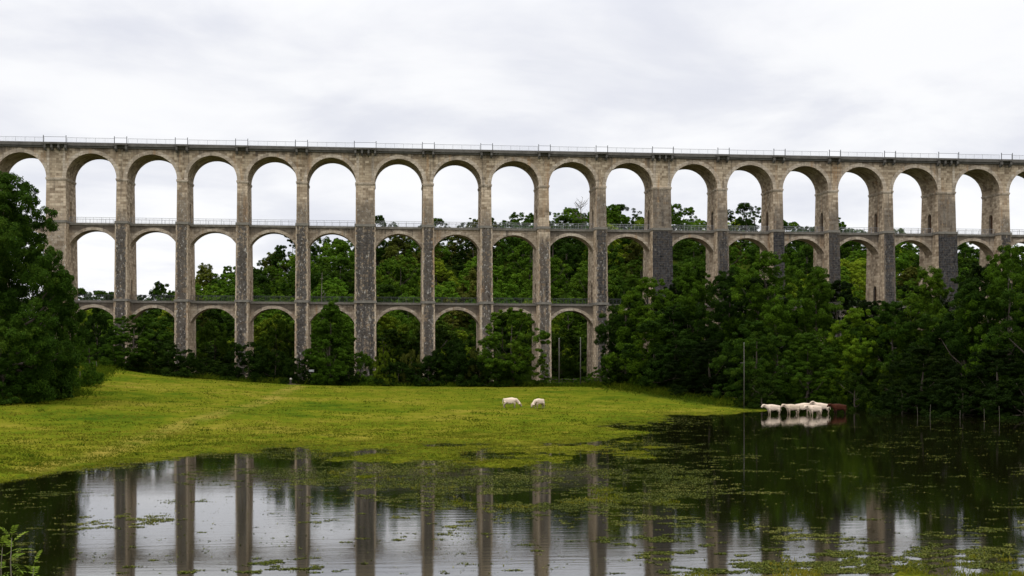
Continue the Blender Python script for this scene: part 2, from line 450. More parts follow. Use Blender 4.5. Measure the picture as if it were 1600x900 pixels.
# ------------------------------------------------------------------ viaduct
D0, S, E_, W = 278.5, 11.8, 1.756, 2.05
X0 = -63.0
YC = D0 + 4.3
GRAD = 0.0046
ZS, ZC0, ZC1, ZD2, ZD1 = 42.6, 48.55, 49.45, 33.9, 18.46
def zo(x): return -GRAD*x
def pier_x(k):
    if k % 5 == 0: return X0 + k*S + E_*((k-1)//5) + E_/2
    return X0 + k*S + E_*((k-1)//5)
def half(k): return W/2 + (E_/2 if k % 5 == 0 else 0)
KS = list(range(-4, 21))
via = empty('stone_viaduct', (0, YC, 0), 'long three-tier stone railway viaduct with tall arches crossing the valley behind the meadow', 'viaduct')

DH, DW = 3.2, 0.95                       # doorway: height to the springing of its head, half width
def pier_level(mb, z0, z1, w0, d0, w1, d1, door, depth=0.45):
    if not door:
        mb.frustum(0, 0, z0, z1, w0, d0, w1, d1); return
    f = lambda z: (z - z0)/(z1 - z0)
    wx = lambda z: w0 + (w1-w0)*f(z)
    for s in (-1, 1):
        mb.face(*[(a*wx(z), s*(d0 + (d1-d0)*f(z)), z) for a, z in ((-s*-1, z0), (s*-1, z0), (s*-1, z1), (-s*-1, z1))])
        P = lambda y, z, ins=0.0: (s*(wx(z) - ins), y, z)
        def q(*p): mb.face(*(p if s > 0 else p[::-1]))
        q(P(-d0, z0), P(-DW, z0), P(-DW, z1), P(-d1, z1))
        q(P(DW, z0), P(d0, z0), P(d1, z1), P(DW, z1))
        n = 8; pr = None
        for i in range(n+1):
            t = PI*(1 - i/n); y = DW*math.cos(t); z = z0 + DH + DW*math.sin(t)
            if pr:
                q(P(pr[0], pr[1]), P(y, z), P(y, z1), P(pr[0], z1))
                q(P(pr[0], pr[1], depth), P(y, z, depth), P(y, z), P(pr[0], pr[1]))
            pr = (y, z)
        for yy, o in ((-DW, 1), (DW, -1)):
            r = [P(yy, z0), P(yy, z0, depth), P(yy, z0+DH, depth), P(yy, z0+DH)]
            q(*(r if o > 0 else r[::-1]))
    mb.face((-w1, -d1, z1), (w1, -d1, z1), (w1, d1, z1), (-w1, d1, z1))

def doors(z0, wx, parent, depth=0.45):
    for s in (-1, 1):
        mb = MB()
        x1 = s*(wx - depth)
        pts = [(x1, -DW, z0)] + [(x1, DW*math.cos(PI*(1-i/8)), z0 + DH + DW*math.sin(PI*(1-i/8))) for i in range(9)] + [(x1, DW, z0)]
        mb.face(*(pts[::-1] if s > 0 else pts))
        mb.box(min(x1, x1+s*.05), max(x1, x1+s*.05), -.05, .05, z0, z0+DH)
        mb.build('doorway', M['door'], parent)

stain = {0:.4, 1:.9, 2:.86, 3:.9, 4:.92, 5:.93, 6:.9, 7:.86, 8:.84, 9:.955, 10:1.0, 11:.97, 12:1.0, 13:.98, 14:.97, 15:1.0, 16:.95}
fade = {9: 40.0, 10: 41.0, 11: 38, 12: 37, 13: 37, 14: 38, 15: 40, 16: 36, 5: 37, 2: 37.5, 3: 37, 4: 36, 6: 36, 7: 35, 8: 30}
for k in KS:
    x = pier_x(k); h = half(k); e = h - W/2; z = zo(x)
    mb = MB()
    pier_level(mb, -6 - z, ZD1-.25, 1.36+e, 6.9, 1.29+e, 5.75, False)
    pier_level(mb, ZD1+.25, ZD2-.25, 1.25+e, 5.6, 1.17+e, 4.95, True)
    pier_level(mb, ZD2+.25, ZS-.3, 1.07+e, 4.72, 1.02+e, 4.3, True)
    p = mb.build('pier', M['pier'], via, uv=True)
    p.location = (x, 0, z)
    p.color = (stain.get(k, .9 if k > 9 else .7), fade.get(k, 34.0)/50, (1.2+e)/4, 1)
    for zz, ww, dd, hh in ((ZD1, 1.42, 5.92, .25), (ZD2, 1.28, 5.08, .25)):
        lb = MB(); lb.box(-ww-e, ww+e, -dd, dd, zz-hh, zz+hh); lb.build('string_course', M['ledge'], p)
    ib = MB(); ib.box(-1.17-e, 1.17+e, -4.46, 4.46, ZS-.3, ZS); ib.box(-1.10-e, 1.10+e, -4.38, 4.38, ZS-.5, ZS-.3)
    ib.build('impost', M['ring'], p, uv=True)
    doors(ZD2+.25, 1.05+e, p); doors(ZD1+.25, 1.23+e, p)
    if k % 5 == 0:                        # thick pier: shallow pilaster strips run on up to the cornice
        for s in (-1, 1):
            for xa in (-h+.12, h-.62):
                pb = MB(); pb.box(xa, xa+.5, s*4.3-.07, s*4.3+.07, ZS+.05, ZC0)
                pb.build('pilaster', M['ring'], p, uv=True)

def arc(c, rise, n):
    """points (x, z) of a segmental arch over -c..c, springing at z = 0"""
    R = (c*c + rise*rise)/(2*rise); a = math.asin(min(1, c/R)); a = PI - a if rise > c else a
    return [(R*math.sin(-a + 2*a*i/n), R*math.cos(-a + 2*a*i/n) - (R - rise)) for i in range(n+1)]

def arch_block(name, mat, xc, c, rise, zs, zt, hd, xl, xr, zl, ringt, ringp, proud=.05, n=28, jag=0.0):
    """wall over one opening, local origin at the bay's centre; zl: bottom of the bits of wall beside the opening"""
    mb = MB(); z = zo(xc)
    zz = lambda x, h: h - GRAD*x
    pts = arc(c, rise, n)
    for (xa, za), (xb, zb) in zip(pts, pts[1:]):
        for s in (-1, 1):
            r = [(xa, s*hd, zz(xa, zs+za)), (xb, s*hd, zz(xb, zs+zb)), (xb, s*hd, zz(xb, zt)), (xa, s*hd, zz(xa, zt))]
            mb.face(*(r if s < 0 else r[::-1]))
        mb.face((xa, -hd, zz(xa, zs+za)), (xa, hd, zz(xa, zs+za)), (xb, hd, zz(xb, zs+zb)), (xb, -hd, zz(xb, zs+zb)))
        mb.face((xa, -hd, zz(xa, zt)), (xb, -hd, zz(xb, zt)), (xb, hd, zz(xb, zt)), (xa, hd, zz(xa, zt)))
    for x0, x1 in ((xl, -c), (c, xr)):
        if x1 - x0 < .02: continue
        for s in (-1, 1):
            r = [(x0, s*hd, zz(x0, zl)), (x1, s*hd, zz(x1, zl)), (x1, s*hd, zz(x1, zt)), (x0, s*hd, zz(x0, zt))]
            mb.face(*(r if s < 0 else r[::-1]))
        mb.face((x0, -hd, zz(x0, zt)), (x1, -hd, zz(x1, zt)), (x1, hd, zz(x1, zt)), (x0, hd, zz(x0, zt)))
    o = mb.build(name, mat, via, uv=True); o.location = (xc, 0, z)
    o.color = (0, (zt - 1.2)/50, 0, 1)
    R = (c*c + rise*rise)/(2*rise); cz = rise - R
    out = []
    for x, zq in pts:
        l = math.hypot(x, zq - cz); out.append((x*(l+ringt)/l, cz + (zq-cz)*(l+ringt)/l))
    for s in (-1, 1):                      # a ring of voussoirs on either face
        rb = MB()
        for i in range(n):
            (xa, za), (xb, zb), (xq, zq), (xd, zd) = pts[i], pts[i+1], out[i+1], out[i]
            y0, y1 = s*hd, s*(hd + proud + (0.03 if i % 2 else 0.0))
            r = [(xa, y1, zz(xa, zs+za)), (xb, y1, zz(xb, zs+zb)), (xq, y1, zz(xq, zs+zq)), (xd, y1, zz(xd, zs+zd))]
            rb.face(*(r if s < 0 else r[::-1]))
            r0 = [(a, y0, b) for a, _, b in r]
            for j in range(4):
                q = [r[j], r0[j], r0[(j+1)%4], r[(j+1)%4]]
                rb.face(*(q if s < 0 else q[::-1]))
        rb.build('arch_ring', M['ring'], o, uv=True)
    return o

def railing(name, x0, x1, y, zt, hh, pale, mat, step, parent, thick=.05):
    mb = MB(); n = max(1, round((x1-x0)/step)); xc = (x0+x1)/2
    def sl(z0, z1, t):                     # sloping bar
        a, b = x0, x1
        q = [(a,y-t,z0+zo(a)),(b,y-t,z0+zo(b)),(b,y+t,z0+zo(b)),(a,y+t,z0+zo(a)),(a,y-t,z1+zo(a)),(b,y-t,z1+zo(b)),(b,y+t,z1+zo(b)),(a,y+t,z1+zo(a))]
        for f in ((0,3,2,1),(4,5,6,7),(0,1,5,4),(1,2,6,5),(2,3,7,6),(3,0,4,7)): mb.face(*[q[i] for i in f])
    sl(zt+hh-.06, zt+hh, thick*.7); sl(zt+.10, zt+.14, thick*.5)
    for i in range(n+1):
        x = x0 + (x1-x0)*i/n
        mb.box(x-thick*.6, x+thick*.6, y-thick*.6, y+thick*.6, zt+zo(x)-.02, zt+hh+zo(x)-.061)
    if pale:
        m = max(1, round((x1-x0)/pale))
        for i in range(m):
            x = x0 + (x1-x0)*(i+.5)/m
            mb.box(x-.010, x+.010, y-.010, y+.010, zt+zo(x)+.141, zt+hh+zo(x)-.061)
    return mb.build(name, mat, parent)

for k, k2 in zip(KS, KS[1:]):
    xa, xb = pier_x(k), pier_x(k2); ha, hb = half(k), half(k2)
    l, r = xa + ha, xb - hb; xc = (l + r)/2; c = (r - l)/2
    # top tier: wall spans from pier centre to pier centre
    arch_block('upper_arch', M['spandrel'], xc, c, c*1.0, ZS, ZC0, 4.3, xa - xc, xb - xc, ZS, .75, .05)
    ea, eb = ha - W/2, hb - W/2
    for nm, zt, w, hd, rl in (('middle_arch', ZD2, 1.20, 1.95, .052), ('lower_arch', ZD1, 1.31, 2.15, .05)):
        l2, r2 = xa + w + ea, xb - w - eb; xm = (l2 + r2)/2; c2 = (r2 - l2)/2
        a = arch_block(nm, M['arch'], xm, c2, 2.95, zt - 4.35, zt - .45, hd, -c2, c2, zt, .6, .04)
        if nm == 'middle_arch': a.color = (0, (zt - 2.0 + random.uniform(-.6, 1))/50, 0, 1)
        else: a.color = (0, (zt - 2.4 + random.uniform(-.8, .8))/50, 0, 1)
        sb = MB(); a0, b0 = l2 - xm + .02, r2 - xm - .02
        for y0, y1, z0, z1 in ((-hd-.22, hd+.22, zt-.45, zt),):
            q = [(xx, yy, zz - GRAD*xx) for zz in (z0+.003, z1) for xx, yy in ((a0,y0),(b0,y0),(b0,y1),(a0,y1))]
            for f in ((0,3,2,1),(4,5,6,7),(0,1,5,4),(1,2,6,5),(2,3,7,6),(3,0,4,7)): sb.face(*[q[i] for i in f])
        sl = sb.build('walkway_slab', M['ledge'], a)
        for s in (-1, 1):
            rr = railing('walkway_railing', l2+.05, r2-.05, s*(hd+.1), zt, 1.15, .28, M['iron'] if nm == 'middle_arch' else M['dark_iron'], 1.6, a, .045)
            rr.location = (-xm, 0, -zo(xm))

# cornice, track bed, refuges and the parapet railing
xs, xe = pier_x(KS[0]), pier_x(KS[-1])
def slope_box(mb, x0, x1, y0, y1, z0, z1):
    q = [(x, y, z + zo(x)) for z in (z0, z1) for x, y in ((x0,y0),(x1,y0),(x1,y1),(x0,y1))]
    for f in ((0,3,2,1),(4,5,6,7),(0,1,5,4),(1,2,6,5),(2,3,7,6),(3,0,4,7)): mb.face(*[q[i] for i in f])
cb = MB(); n = 60
for i in range(n):
    a, b = xs + (xe-xs)*i/n, xs + (xe-xs)*(i+1)/n
    slope_box(cb, a, b - .015, -4.85, 4.85, ZC0 + .003 + .35, ZC1)
    slope_box(cb, a, b, -4.58, 4.58, ZC0 + .003, ZC0 + .35)
cb.build('cornice', M['cornice'], via)
tb = MB(); slope_box(tb, xs, xe, -3.6, 3.6, ZC1 + .003, ZC1 + .25); tb.build('track_bed', M['ballast'], via)
for s in (-1, 1):
    for q in (-2.1, 2.1):
        kb = MB(); slope_box(kb, xs, xe, q + s*.72 - .04, q + s*.72 + .04, ZC1 + .253, ZC1 + .42); kb.build('rail', M['iron'], via)
for k in KS:
    x, h = pier_x(k), half(k)
    zt = zo(x); hw = h + (.35 if k % 5 == 0 else .25)
    n = 4 if k % 5 == 0 else 2
    for s in (-1, 1):
        rb = MB()
        ya, yb = sorted((s*4.86, s*5.55))
        rb.box(x-hw, x+hw, ya, yb, ZC1-.35+zt, ZC1+zt)
        for i in range(n):
            xx = x - hw + .28 + (2*hw - .56)*i/(n-1)
            for st in range(3):            # stepped corbel
                y1 = 4.50 + .32*(st+1); yA, yB = sorted((s*4.302, s*y1))
                rb.box(xx-.19, xx+.19, yA, yB, ZC0-.62+.22*st+zt, ZC0-.62+.22*(st+1)-.004+zt)
            yA, yB = sorted((s*4.862, s*5.42)); rb.box(xx-.19, xx+.19, yA, yB, ZC0+.04+zt, ZC1-.352+zt)
        o = rb.build('refuge', M['cornice'], via)
        pb = MB()
        for xx in (x-hw+.08, x+hw-.08):
            pb.box(xx-.06, xx+.06, s*5.46-.06, s*5.46+.06, ZC1+zt, ZC1+1.35+zt)
        pb.box(x-hw+.14, x+hw-.14, s*5.46-.03, s*5.46+.03, ZC1+1.0+zt, ZC1+1.06+zt)
        pb.build('refuge_railing', M['dark_iron'], o)
for k, k2 in zip(KS, KS[1:]):
    for s in (-1, 1):
        railing('parapet_railing', pier_x(k)+half(k)+.3, pier_x(k2)-half(k2)-.3, s*4.72, ZC1, 1.05, .25, M['iron'], 1.9, via, .036)

# ------------------------------------------------------------------ trees
def leaf_quads(c, nrm, L, Wd, tint, r):
    n = len(c)
    nrm = nrm/np.maximum(np.linalg.norm(nrm, axis=1, keepdims=True), 1e-6)
    t = r.normal(size=(n, 3)); t -= nrm*(t*nrm).sum(1, keepdims=True); t /= np.maximum(np.linalg.norm(t, axis=1, keepdims=True), 1e-6)
    b = np.cross(nrm, t)
    L = L[:,None]; Wd = Wd[:,None]
    droop = nrm*L*0.12
    v = np.stack([c - t*L*.5 - droop, c + b*Wd*.5 + t*L*.05, c + t*L*.5 - droop, c - b*Wd*.5 + t*L*.05], 1).reshape(-1, 3)
    return v, np.arange(4*n).reshape(n, 4), tint

def profile(kind, t):
    if kind == 'round': return np.sqrt(np.clip(1 - ((t-.48)/.54)**2, 0, 1))
    if kind == 'dome': return np.clip(1 - np.abs((t-.30)/.70)**2.6, 0, 1)**.55*np.clip(.75+t, 0, 1)
    if kind == 'cone': return np.clip(1.12*(1-t)**.62, 0, 1)*np.clip(t*7 + .35, 0, 1)
    if kind == 'bush': return np.sqrt(np.clip(1 - (np.maximum(t-.22, 0)/.80)**2, 0, 1))
    if kind == 'tall': return np.clip(1 - np.abs(t-.42)**2.2*3.0, 0.05, 1)*(1-.25*t)
    return 1 - t*.5

def crown_mesh(name, seed, H, R, base, kind, nc, per, leaf, mat, clump=(.13, .26), flat=.72, boughs=30, bsz=.31):
    r = np.random.default_rng(seed)
    nb = boughs
    tb = (np.arange(nb) + r.random(nb))/nb; r.shuffle(tb)
    pb = profile(kind, tb)
    ab = np.arange(nb)*2.39996 + r.random(nb)*.9
    lob = 1 + .16*np.sin(ab*2 + r.random()*6) + .12*np.sin(ab*3 + r.random()*6)
    rb = R*(bsz + .13*r.random(nb))*(1 - .22*tb)
    db = np.maximum(R*pb*lob*np.where(r.random(nb) < .76, 1.0, .5) - rb*.62, 0)
    cb = np.stack([db*np.cos(ab), db*np.sin(ab), base + tb*(H - base) - rb*.55], 1)
    wgt = rb**2; j = r.choice(nb, nc, p=wgt/wgt.sum())
    dv = r.normal(size=(nc, 3)); dv[:,2] = dv[:,2]*.9 + .25
    dv += .6*np.stack([np.cos(ab[j]), np.sin(ab[j]), np.zeros(nc)], 1)
    dv /= np.linalg.norm(dv, axis=1, keepdims=True)
    cc = cb[j] + dv*(rb[j]*(.55 + .5*r.random(nc)))[:,None]*np.array([1, 1, .82])
    n = nc; t = tb[j]
    rc = R*(clump[0] + (clump[1]-clump[0])*r.random(n)**1.5)*(1 - .2*t)
    cc[:,2] = np.clip(cc[:,2], rc*.5, H - rc*.5)
    m = n*per
    idx = np.repeat(np.arange(n), per)
    w = rc[idx]
    d = r.normal(size=(m, 3)); d[:,2] = d[:,2]*.9 + .35
    outw = cc[idx]*np.array([1, 1, .0]); outw /= np.maximum(np.linalg.norm(outw, axis=1, keepdims=True), .5)
    d = d + outw*.55
    d /= np.linalg.norm(d, axis=1, keepdims=True)
    rr = w*(.55 + .55*r.random(m)**.6)
    wob = 1 + .35*(r.random(m) < .06)                       # stray sprays that break the outline
    p = cc[idx] + d*np.array([1, 1, flat])*(rr*wob)[:,None]
    p[:,2] = np.maximum(p[:,2], .15)
    nr = d*.7 + np.array([0, 0, .45]) + r.normal(size=(m, 3))*.45
    L = leaf*(.6 + .8*r.random(m)); Wd = L*(.45 + .3*r.random(m))
    ct = np.clip(.65*r.random(n) + .35*r.random(nb)[j], 0, 1)
    tint = np.clip(.55*ct[idx]**1.3 + .45*r.random(m), 0, 1)
    return np_mesh(name, *leaf_quads(p, nr, L, Wd, tint, r)[:2], mat, tint), cc

def trunk_mesh(name, seed, H, r0, tips, nl=9):
    r = random.Random(seed); mb = MB()
    top = H*.78; pts = []; rad = []
    ox = oy = 0
    for i in range(7):
        f = i/6; pts.append((ox, oy, -0.5 + (top+.5)*f)); rad.append(r0*(1-f)**.8 + .04)
        ox += r.uniform(-.25, .25)*H/18; oy += r.uniform(-.25, .25)*H/18
    rad[0] *= 1.35
    mb.tube(pts, rad, 8)
    tips = list(tips); r.shuffle(tips)
    for tip in tips[:nl]:
        tip = Vector(tip); f = min(.95, max(.22, (tip.z - .18*H)/top*.8)); i = int(f*6)
        a = Vector(pts[i]).lerp(Vector(pts[min(i+1, 6)]), f*6 - i)
        mid = a.lerp(tip, .5) + Vector((0, 0, -.04*H))
        rr = rad[i]*.5
        mb.tube([a, mid, tip], [rr, rr*.6, .03], 5)
    return mb.mesh(name, M['bark'], smooth=True)

PROTO = {}
def proto(key, seed, H, R, base, kind, nc, per, leaf, mat, r0=.35, nl=9, **kw):
    cm, cc = crown_mesh('crown', seed, H, R, base, kind, nc, per, leaf, M[mat], **kw)
    PROTO[key] = (trunk_mesh('trunk', seed, H, r0, [tuple(c) for c in cc], nl), cm, H, R)
# big foreground trees (leaf sprays of a foot or so), mid trees and the far ones on the hill
proto('bank_a', 11, 22, 9.0, 1.0, 'dome', 640, 250, 0.23, 'leaf_mid', .42, clump=(.05, .13), boughs=46)
proto('bank_b', 12, 22, 8.5, 1.0, 'dome', 640, 250, 0.23, 'leaf_dark', .42, clump=(.05, .13), boughs=46)
proto('bank_c', 13, 20, 8.5, .6, 'dome', 600, 250, 0.23, 'leaf_dark', .40, clump=(.05, .13), boughs=46)
proto('bank_d', 14, 22, 8.0, .6, 'tall', 620, 240, 0.22, 'leaf_mid', .40, clump=(.05, .13), boughs=46)
proto('bush_a', 21, 6, 5.0, .1, 'bush', 230, 170, 0.2, 'leaf_dark', .14, 6, clump=(.06, .16), boughs=26)
proto('bush_b', 22, 6, 4.5, .1, 'bush', 230, 170, 0.19, 'leaf_mid', .14, 6, clump=(.06, .16), boughs=26)
proto('bush_c', 23, 5, 4.0, .1, 'bush', 180, 150, 0.19, 'leaf_bright', .12, 6, clump=(.07, .16), boughs=28)
proto('bush_d', 24, 5, 4.0, .1, 'bush', 180, 150, 0.19, 'leaf_olive', .12, 6, clump=(.07, .16), boughs=28)
proto('oval', 31, 17, 5.2, .8, 'tall', 420, 230, 0.22, 'leaf_mid', .28, clump=(.07, .16), boughs=40)
proto('oval_dark', 32, 16, 5.8, .6, 'round', 420, 230, 0.22, 'leaf_mid', .28, clump=(.07, .16), boughs=40)
proto('hill_a', 41, 15, 6.6, 1.0, 'dome', 330, 140, 0.32, 'leaf_dark', .25, 6, clump=(.07, .16), boughs=28)
proto('hill_b', 42, 14, 6.8, 1.0, 'dome', 330, 140, 0.32, 'leaf_mid', .25, 6, clump=(.07, .16), boughs=28)
proto('hill_c', 43, 13, 6.2, 1.0, 'bush', 320, 140, 0.31, 'leaf_bright', .25, 6, clump=(.07, .16), boughs=28)
proto('hill_d', 44, 15, 5.8, 1.5, 'tall', 280, 140, 0.31, 'leaf_olive', .25, 8, clump=(.07, .16), boughs=28)
proto('hill_e', 45, 15, 6.0, 1.5, 'dome', 300, 140, 0.32, 'leaf_dark', .25, 6, clump=(.07, .16), boughs=28)
proto('hill_f', 46, 14, 7.0, 1.0, 'bush', 330, 140, 0.32, 'leaf_mid', .25, 6, clump=(.07, .16), boughs=28)
proto('open', 47, 16, 5.8, 4.0, 'round', 64, 70, .45, 'leaf_dark', .24, 26, clump=(.07, .15), boughs=26)

def tree(key, loc, sx, sz, rz, name, label, cat='tree', group=None, tint=None):
    tm, cm, H, R = PROTO[key]
    root = empty(name, loc, label, cat, group, rz)
    root.scale = (sx, sx, sz)
    link('trunk', tm, root)
    c = link('crown', cm, root)
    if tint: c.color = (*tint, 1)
    return root

def px_tree(key, px, top, width, Z, name, label, cat='tree', group=None, rz=None, tint=None):
    p = stand(px, Z); H, R = PROTO[key][2], PROTO[key][3]
    h = height_at(top, Z) - p.z
    tree(key, p, width*Z/F/2/R, h/H, random.uniform(0, 6.28) if rz is None else rz, name, label, cat, group, tint)

# the great tree at the left edge
cm, cc = crown_mesh('crown', 5, 27.5, 11.0, .5, 'dome', 1700, 260, .23, M['leaf_dark'], boughs=80, bsz=.24, clump=(.04, .115))
PROTO['great'] = (trunk_mesh('trunk', 5, 27.5, .7, [tuple(c) for c in cc], 16), cm, 27.5, 11.0)
px_tree('great', 0, 270, 222, 178, 'broadleaf_tree', 'huge dark green tree at the left edge, hiding the end of the viaduct', rz=1.1)
px_tree('bank_c', -75, 300, 190, 188, 'broadleaf_tree', 'dark tree cut off by the left edge, beside the huge tree', rz=2.0)
px_tree('bank_b', 12, 318, 140, 194, 'broadleaf_tree', 'dark tree close behind the huge left tree, filling its gaps', rz=.4)
px_tree('bush_b', 112, 515, 76, 210, 'shrub', 'green shrub at the foot of the huge left tree, where the meadow rises', 'shrub')
px_tree('bush_a', 50, 560, 100, 182, 'shrub', 'low dark shrub under the huge left tree, nearest the meadow', 'shrub')
px_tree('bush_a', 5, 560, 110, 172, 'shrub', 'dark shrub under the huge tree, cut by the left edge of the view', 'shrub')
px_tree('bush_b', 80, 470, 78, 200, 'shrub', 'tall dark shrub behind the huge left tree', 'shrub')
px_tree('bank_c', 48, 385, 130, 186, 'broadleaf_tree', 'lower dark tree within the right flank of the huge left tree', rz=3.0)
# hedge and trees at the viaduct's foot: kind, column, top row, width, depth, name, label
HEDGE = [
 ('bush_a',152,490,80,263,'shrub','dark shrub left of the first free pier, behind the fence posts'),
 ('bush_b',140,535,55,250,'shrub','small green shrub beside the fence posts at the top of the meadow'),
 ('oval_dark',212,492,92,258,'tree','bushy dark tree hiding the foot of the second pier'),
 ('bush_a',262,532,100,256,'shrub','low dark shrub between the second and third pier'),
 ('bush_b',336,498,74,292,'tree','round green tree seen through the lower arch right of the third pier'),
 ('bush_a',318,560,70,270,'shrub','low dark shrub at the right foot of the third pier'),
 ('bush_a',388,535,80,264,'shrub','dark shrub hiding the foot of the fourth pier'),
 ('bush_b',432,492,84,293,'tree','green tree seen through the lower arch right of the fourth pier'),
 ('bush_a',430,548,80,266,'shrub','dark shrub in the hedge right of the fourth pier'),
 ('bush_a',466,560,52,262,'shrub','dark hedge shrub at the left foot of the fifth pier, behind the post'),
 ('oval',515,469,84,262,'tree','tall oval green tree between the fifth pier and the broad pier'),
 ('bush_b',563,548,60,266,'shrub','green shrub at the foot of the broad pier, right of the oval tree'),
 ('bush_c',599,545,38,264,'shrub','small yellow-green shrub right of the broad pier'),
 ('bush_d',642,546,40,266,'shrub','small olive shrub with pale top left of the seventh pier'),
 ('bush_a',622,566,70,264,'shrub','low dark shrub between the yellow-green and olive shrubs'),
 ('bush_a',670,556,72,264,'shrub','dark shrub at the foot of the seventh pier'),
 ('bush_a',715,530,92,266,'shrub','broad dark shrub filling the arch right of the seventh pier'),
 ('bush_d',748,542,46,266,'shrub','small olive shrub at the left foot of the eighth pier'),
 ('oval_dark',802,481,92,263,'tree','rounded dark tree at the eighth pier, left of the two pale poles'),
 ('bush_a',775,560,64,261,'shrub','low dark shrub under the left side of the rounded tree'),
 ('bush_b',938,572,44,266,'shrub','small green shrub at the foot of the tenth pier, right of the pale poles'),
 ('bush_b',915,588,36,264,'shrub','low green shrub between the right pale pole and the tenth pier'),
 ('bush_b',862,588,46,264,'shrub','low green shrub at the foot of the ninth pier'),
 ('bush_b',888,590,36,265,'shrub','lowest green shrub between the two pale poles'),
 ('bush_a',545,575,46,262,'shrub','low dark shrub at the right foot of the oval tree'),
 ('bush_a',490,578,46,262,'shrub','low dark shrub at the left foot of the oval tree'),
 ('bush_a',290,560,60,262,'shrub','low dark shrub at the left foot of the third pier'),
 ('bush_a',355,568,56,264,'shrub','low dark shrub midway between the third and fourth pier'),
]
for key, px, top, w, Z, cat, lab in HEDGE:
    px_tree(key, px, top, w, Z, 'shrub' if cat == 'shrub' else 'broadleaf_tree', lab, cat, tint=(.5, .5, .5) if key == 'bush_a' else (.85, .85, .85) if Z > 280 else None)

# the wood on the right bank
BANK = [  # tints vary by tree; lit tops put into the taller crowns' colour
 ('bank_b',978,446,92,266,(.9,.9,.9),'dark tree at the left end of the right bank wood, beside the tenth pier'),
 ('bank_a',1022,434,130,254,(1.35,1.3,1.0),'round tree second from the left in the right bank wood'),
 ('bank_d',1085,408,124,247,(1.25,1.2,1.0),'tall mid green tree before the thirteenth pier'),
 ('bank_b',1140,418,120,238,(.75,.75,.75),'dark tree just left of the thin pole by the water'),
 ('bank_a',1212,394,170,230,(1.5,1.4,1.1),'broad high-domed tree behind the herd in the water'),
 ('bank_d',1278,418,120,226,(1.15,1.1,1.0),'mid green tree right of the high-domed tree, above the brown cow'),
 ('bank_c',1180,500,110,216,None,'dark lower tree behind the thin pole'),
 ('bank_d',1262,520,110,212,None,'leafy lower tree standing just behind the herd'),
 ('bank_a',1345,482,116,216,(1.9,1.7,1.2),'light green tree in the dip of the wood right of the herd'),
 ('bank_c',1392,470,120,214,None,'dark tree right of the light green tree in the dip'),
 ('bank_d',1452,416,126,214,(1.15,1.1,1.0),'tall tree before the sixteenth pier in the right wood'),
 ('bank_b',1510,430,150,203,(.85,.85,.85),'very dark tree overhanging the water at the right'),
 ('bank_a',1575,384,150,199,(1.3,1.25,1.0),'big tree near the right edge, highest over the water'),
 ('bank_b',1660,372,190,190,None,'tall tree cut off by the right edge'),
 ('bank_c',1440,540,130,200,(.8,.8,.8),'low dark tree at the water right of the herd'),
 ('bank_c',1555,545,150,190,(.8,.8,.8),'low dark tree at the water near the right edge'),
 ('bank_b',1055,476,130,242,(.85,.85,.85),'dark lower tree in front of the tall mid green tree'),
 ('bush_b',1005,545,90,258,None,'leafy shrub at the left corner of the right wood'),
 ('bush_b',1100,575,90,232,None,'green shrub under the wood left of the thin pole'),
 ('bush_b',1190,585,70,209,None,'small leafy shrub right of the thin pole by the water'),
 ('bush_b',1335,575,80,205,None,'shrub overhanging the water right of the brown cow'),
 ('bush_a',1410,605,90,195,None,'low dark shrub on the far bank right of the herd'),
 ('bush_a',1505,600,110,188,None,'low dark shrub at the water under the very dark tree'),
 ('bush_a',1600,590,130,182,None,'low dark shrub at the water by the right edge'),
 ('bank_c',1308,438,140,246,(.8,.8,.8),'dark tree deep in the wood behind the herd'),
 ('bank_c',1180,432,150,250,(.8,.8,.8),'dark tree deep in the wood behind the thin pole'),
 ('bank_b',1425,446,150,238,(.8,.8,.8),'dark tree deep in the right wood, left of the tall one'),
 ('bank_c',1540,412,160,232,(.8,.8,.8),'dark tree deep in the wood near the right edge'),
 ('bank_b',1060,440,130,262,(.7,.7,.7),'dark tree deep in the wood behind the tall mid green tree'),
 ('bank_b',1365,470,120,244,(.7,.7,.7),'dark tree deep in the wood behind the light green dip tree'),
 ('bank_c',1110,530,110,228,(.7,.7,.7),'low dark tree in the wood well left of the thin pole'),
]
for key, px, top, w, Z, tint, lab in BANK:
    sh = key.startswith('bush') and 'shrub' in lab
    shade_t = .34 if (sh or 'low dark' in lab or 'deep in' in lab) else .86  # canopy shade over shrubs, low and deep trees put into leaf tint
    tt = tuple(q*shade_t for q in (tint or (1, 1, 1)))
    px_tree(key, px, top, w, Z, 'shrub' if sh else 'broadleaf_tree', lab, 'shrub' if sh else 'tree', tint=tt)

# trees on the hill behind the viaduct, each one a thing
PX_PIER = [to_px(pier_x(k), D0, 30)[0] for k in KS]
ORD = ['first','second','third','fourth','fifth','sixth','seventh','eighth','ninth','tenth','eleventh','twelfth','thirteenth','fourteenth','fifteenth','sixteenth','seventeenth','eighteenth','nineteenth']
rows = [(296, 14, 'at the viaduct foot'), (309, 12.5, 'at the hill foot'), (324, 11.5, 'low uphill'), (340, 11.5, 'lower slope'), (357, 11.5, 'halfway uphill'),
        (374, 12, 'middle slope'), (391, 12, 'upper slope'), (409, 12.5, 'high uphill'), (428, 11.5, 'near hilltop'), (446, 10.5, 'below the ridge'), (462, 8.5, 'on the skyline')]
KIND = {'hill_a':('dark green round tree',), 'hill_b':('mid green bushy tree',), 'hill_c':('yellow-green rounded tree',), 'hill_d':('olive narrow tree',), 'hill_e':('dark domed tree',), 'hill_f':('broad green tree',), 'open':('sparse open-crowned tree',)}
cand = []
hr = random.Random(99)
